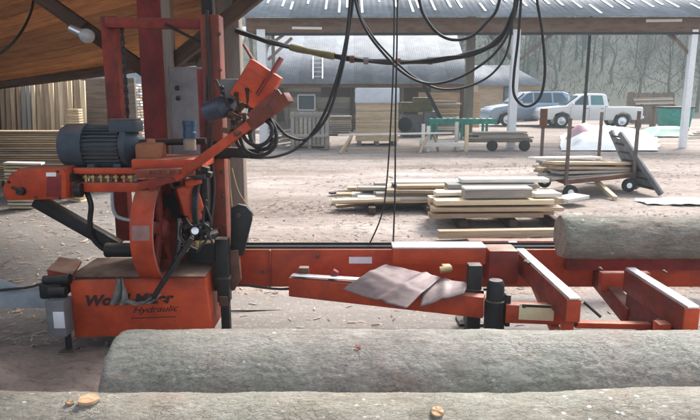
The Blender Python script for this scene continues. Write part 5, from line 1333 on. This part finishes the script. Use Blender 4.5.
# long sagging hose bundle with an olive sleeved length
BP = [(236, 30, 5.5), (256, 38, 5.5), (282, 45, 5.45), (312, 52, 5.4), (345, 58, 5.3), (378, 61.5, 5.2), (412, 62, 5.1), (446, 59, 5.0), (474, 53, 4.9), (495, 43, 4.8), (508, 26, 4.7), (516, 4, 4.6), (520, -40, 4.5)]
bp = [P(*q) for q in BP]
hbn = thing('hose_bundle', bp[4], 'thick dark hose bundle sagging across the whole view with an olive sleeved length', 'hose')
m = MB(); m.tube(bp, lambda t: .022 + .004 * math.sin(t * 60), 10, 10); m.build('dark_hose', RUBBER, hbn)
m = MB(); m.tube([q + V((0, -.02, .012 * math.sin(k * 2.1))) for k, q in enumerate(bp)], .012, 8, 10); m.build('thin_hose', RUBBER, hbn)
m = MB(); m.tube([P(290, 47, 5.4), P(304, 50.3, 5.38), P(318, 53.2, 5.36), P(334, 56.3, 5.3)], lambda t: .029 + .003 * math.sin(t * 9), 12); m.build('olive_sleeve', OLIVE, hbn)
for k, px in enumerate((352, 366, 398, 430)):
    a = P(px, (59, 60.5, 62, 60.6)[k], 5.25 - .06 * k); m = MB(); m.cyl(a - V((.02, 0, 0)), a + V((.02, 0, 0)), .033, .033, 12); m.build('tape_band', GREYP if k % 2 else RUSTY, hbn)
# overhead wire carrying the loops
m = MB(); m.tube([P(258, -38, 4.3), P(350, -39, 4.2), P(420, -40, 4.35), P(520, -40, 4.35), P(620, -42, 4.4)], .016, 8)
tag(m.build('carrier_wire', DARK), 'overhead steel wire that the black cables hang from', 'wire')

# ================================================================== LIGHT, SKY, AIR
w = bpy.data.worlds.new('World'); sc.world = w; w.use_nodes = True; nt = w.node_tree
bg = nt.nodes['Background']; sky = nt.nodes.new('ShaderNodeTexSky'); sky.sky_type = 'NISHITA'; sky.sun_disc = False
EL, AZ = R(48), R(35)
sky.sun_elevation = EL; sky.sun_rotation = AZ; sky.air_density = 1.0; sky.dust_density = 4.0; sky.ozone_density = 1.0
hs_ = nt.nodes.new('ShaderNodeHueSaturation'); hs_.inputs['Saturation'].default_value = .55
nt.links.new(sky.outputs[0], hs_.inputs['Color']); nt.links.new(hs_.outputs[0], bg.inputs['Color']); bg.inputs['Strength'].default_value = .15
sl = bpy.data.lights.new('sun', 'SUN'); so = bpy.data.objects.new('sun', sl); COL.objects.link(so)
sl.energy = 1.8; sl.angle = R(16); sl.color = (1, .97, .93)
sd = V((math.sin(AZ) * math.cos(EL), math.cos(AZ) * math.cos(EL), math.sin(EL)))
so.rotation_euler = sd.to_track_quat('Z', 'Y').to_euler(); so.location = (5, 5, 20)
HAZE = True
if HAZE:
    m = MB(); m.box((20, 40, 19.5), (420, 340, 43), None, 0)
    hm = bpy.data.materials.new('haze'); hm.use_nodes = True; n_ = hm.node_tree
    n_.nodes.remove(n_.nodes['Principled BSDF']); pv = n_.nodes.new('ShaderNodeVolumePrincipled')
    pv.inputs['Density'].default_value = .0025; pv.inputs['Color'].default_value = (.80, .92, .94, 1)
    n_.links.new(pv.outputs[0], n_.nodes['Material Output'].inputs['Volume'])
    hz_ = m.build('haze', hm, smooth=0); tag(hz_, kind='stuff')
vs = sc.view_settings; sc.display_settings.display_device = 'sRGB'
vs.view_transform = 'Standard'; vs.look = 'None'; vs.gamma = 1; vs.exposure = 1.5; vs.use_curve_mapping = False
sc.cycles.use_denoising = True
for o in bpy.data.objects:
    if '_w' in o: del o['_w']
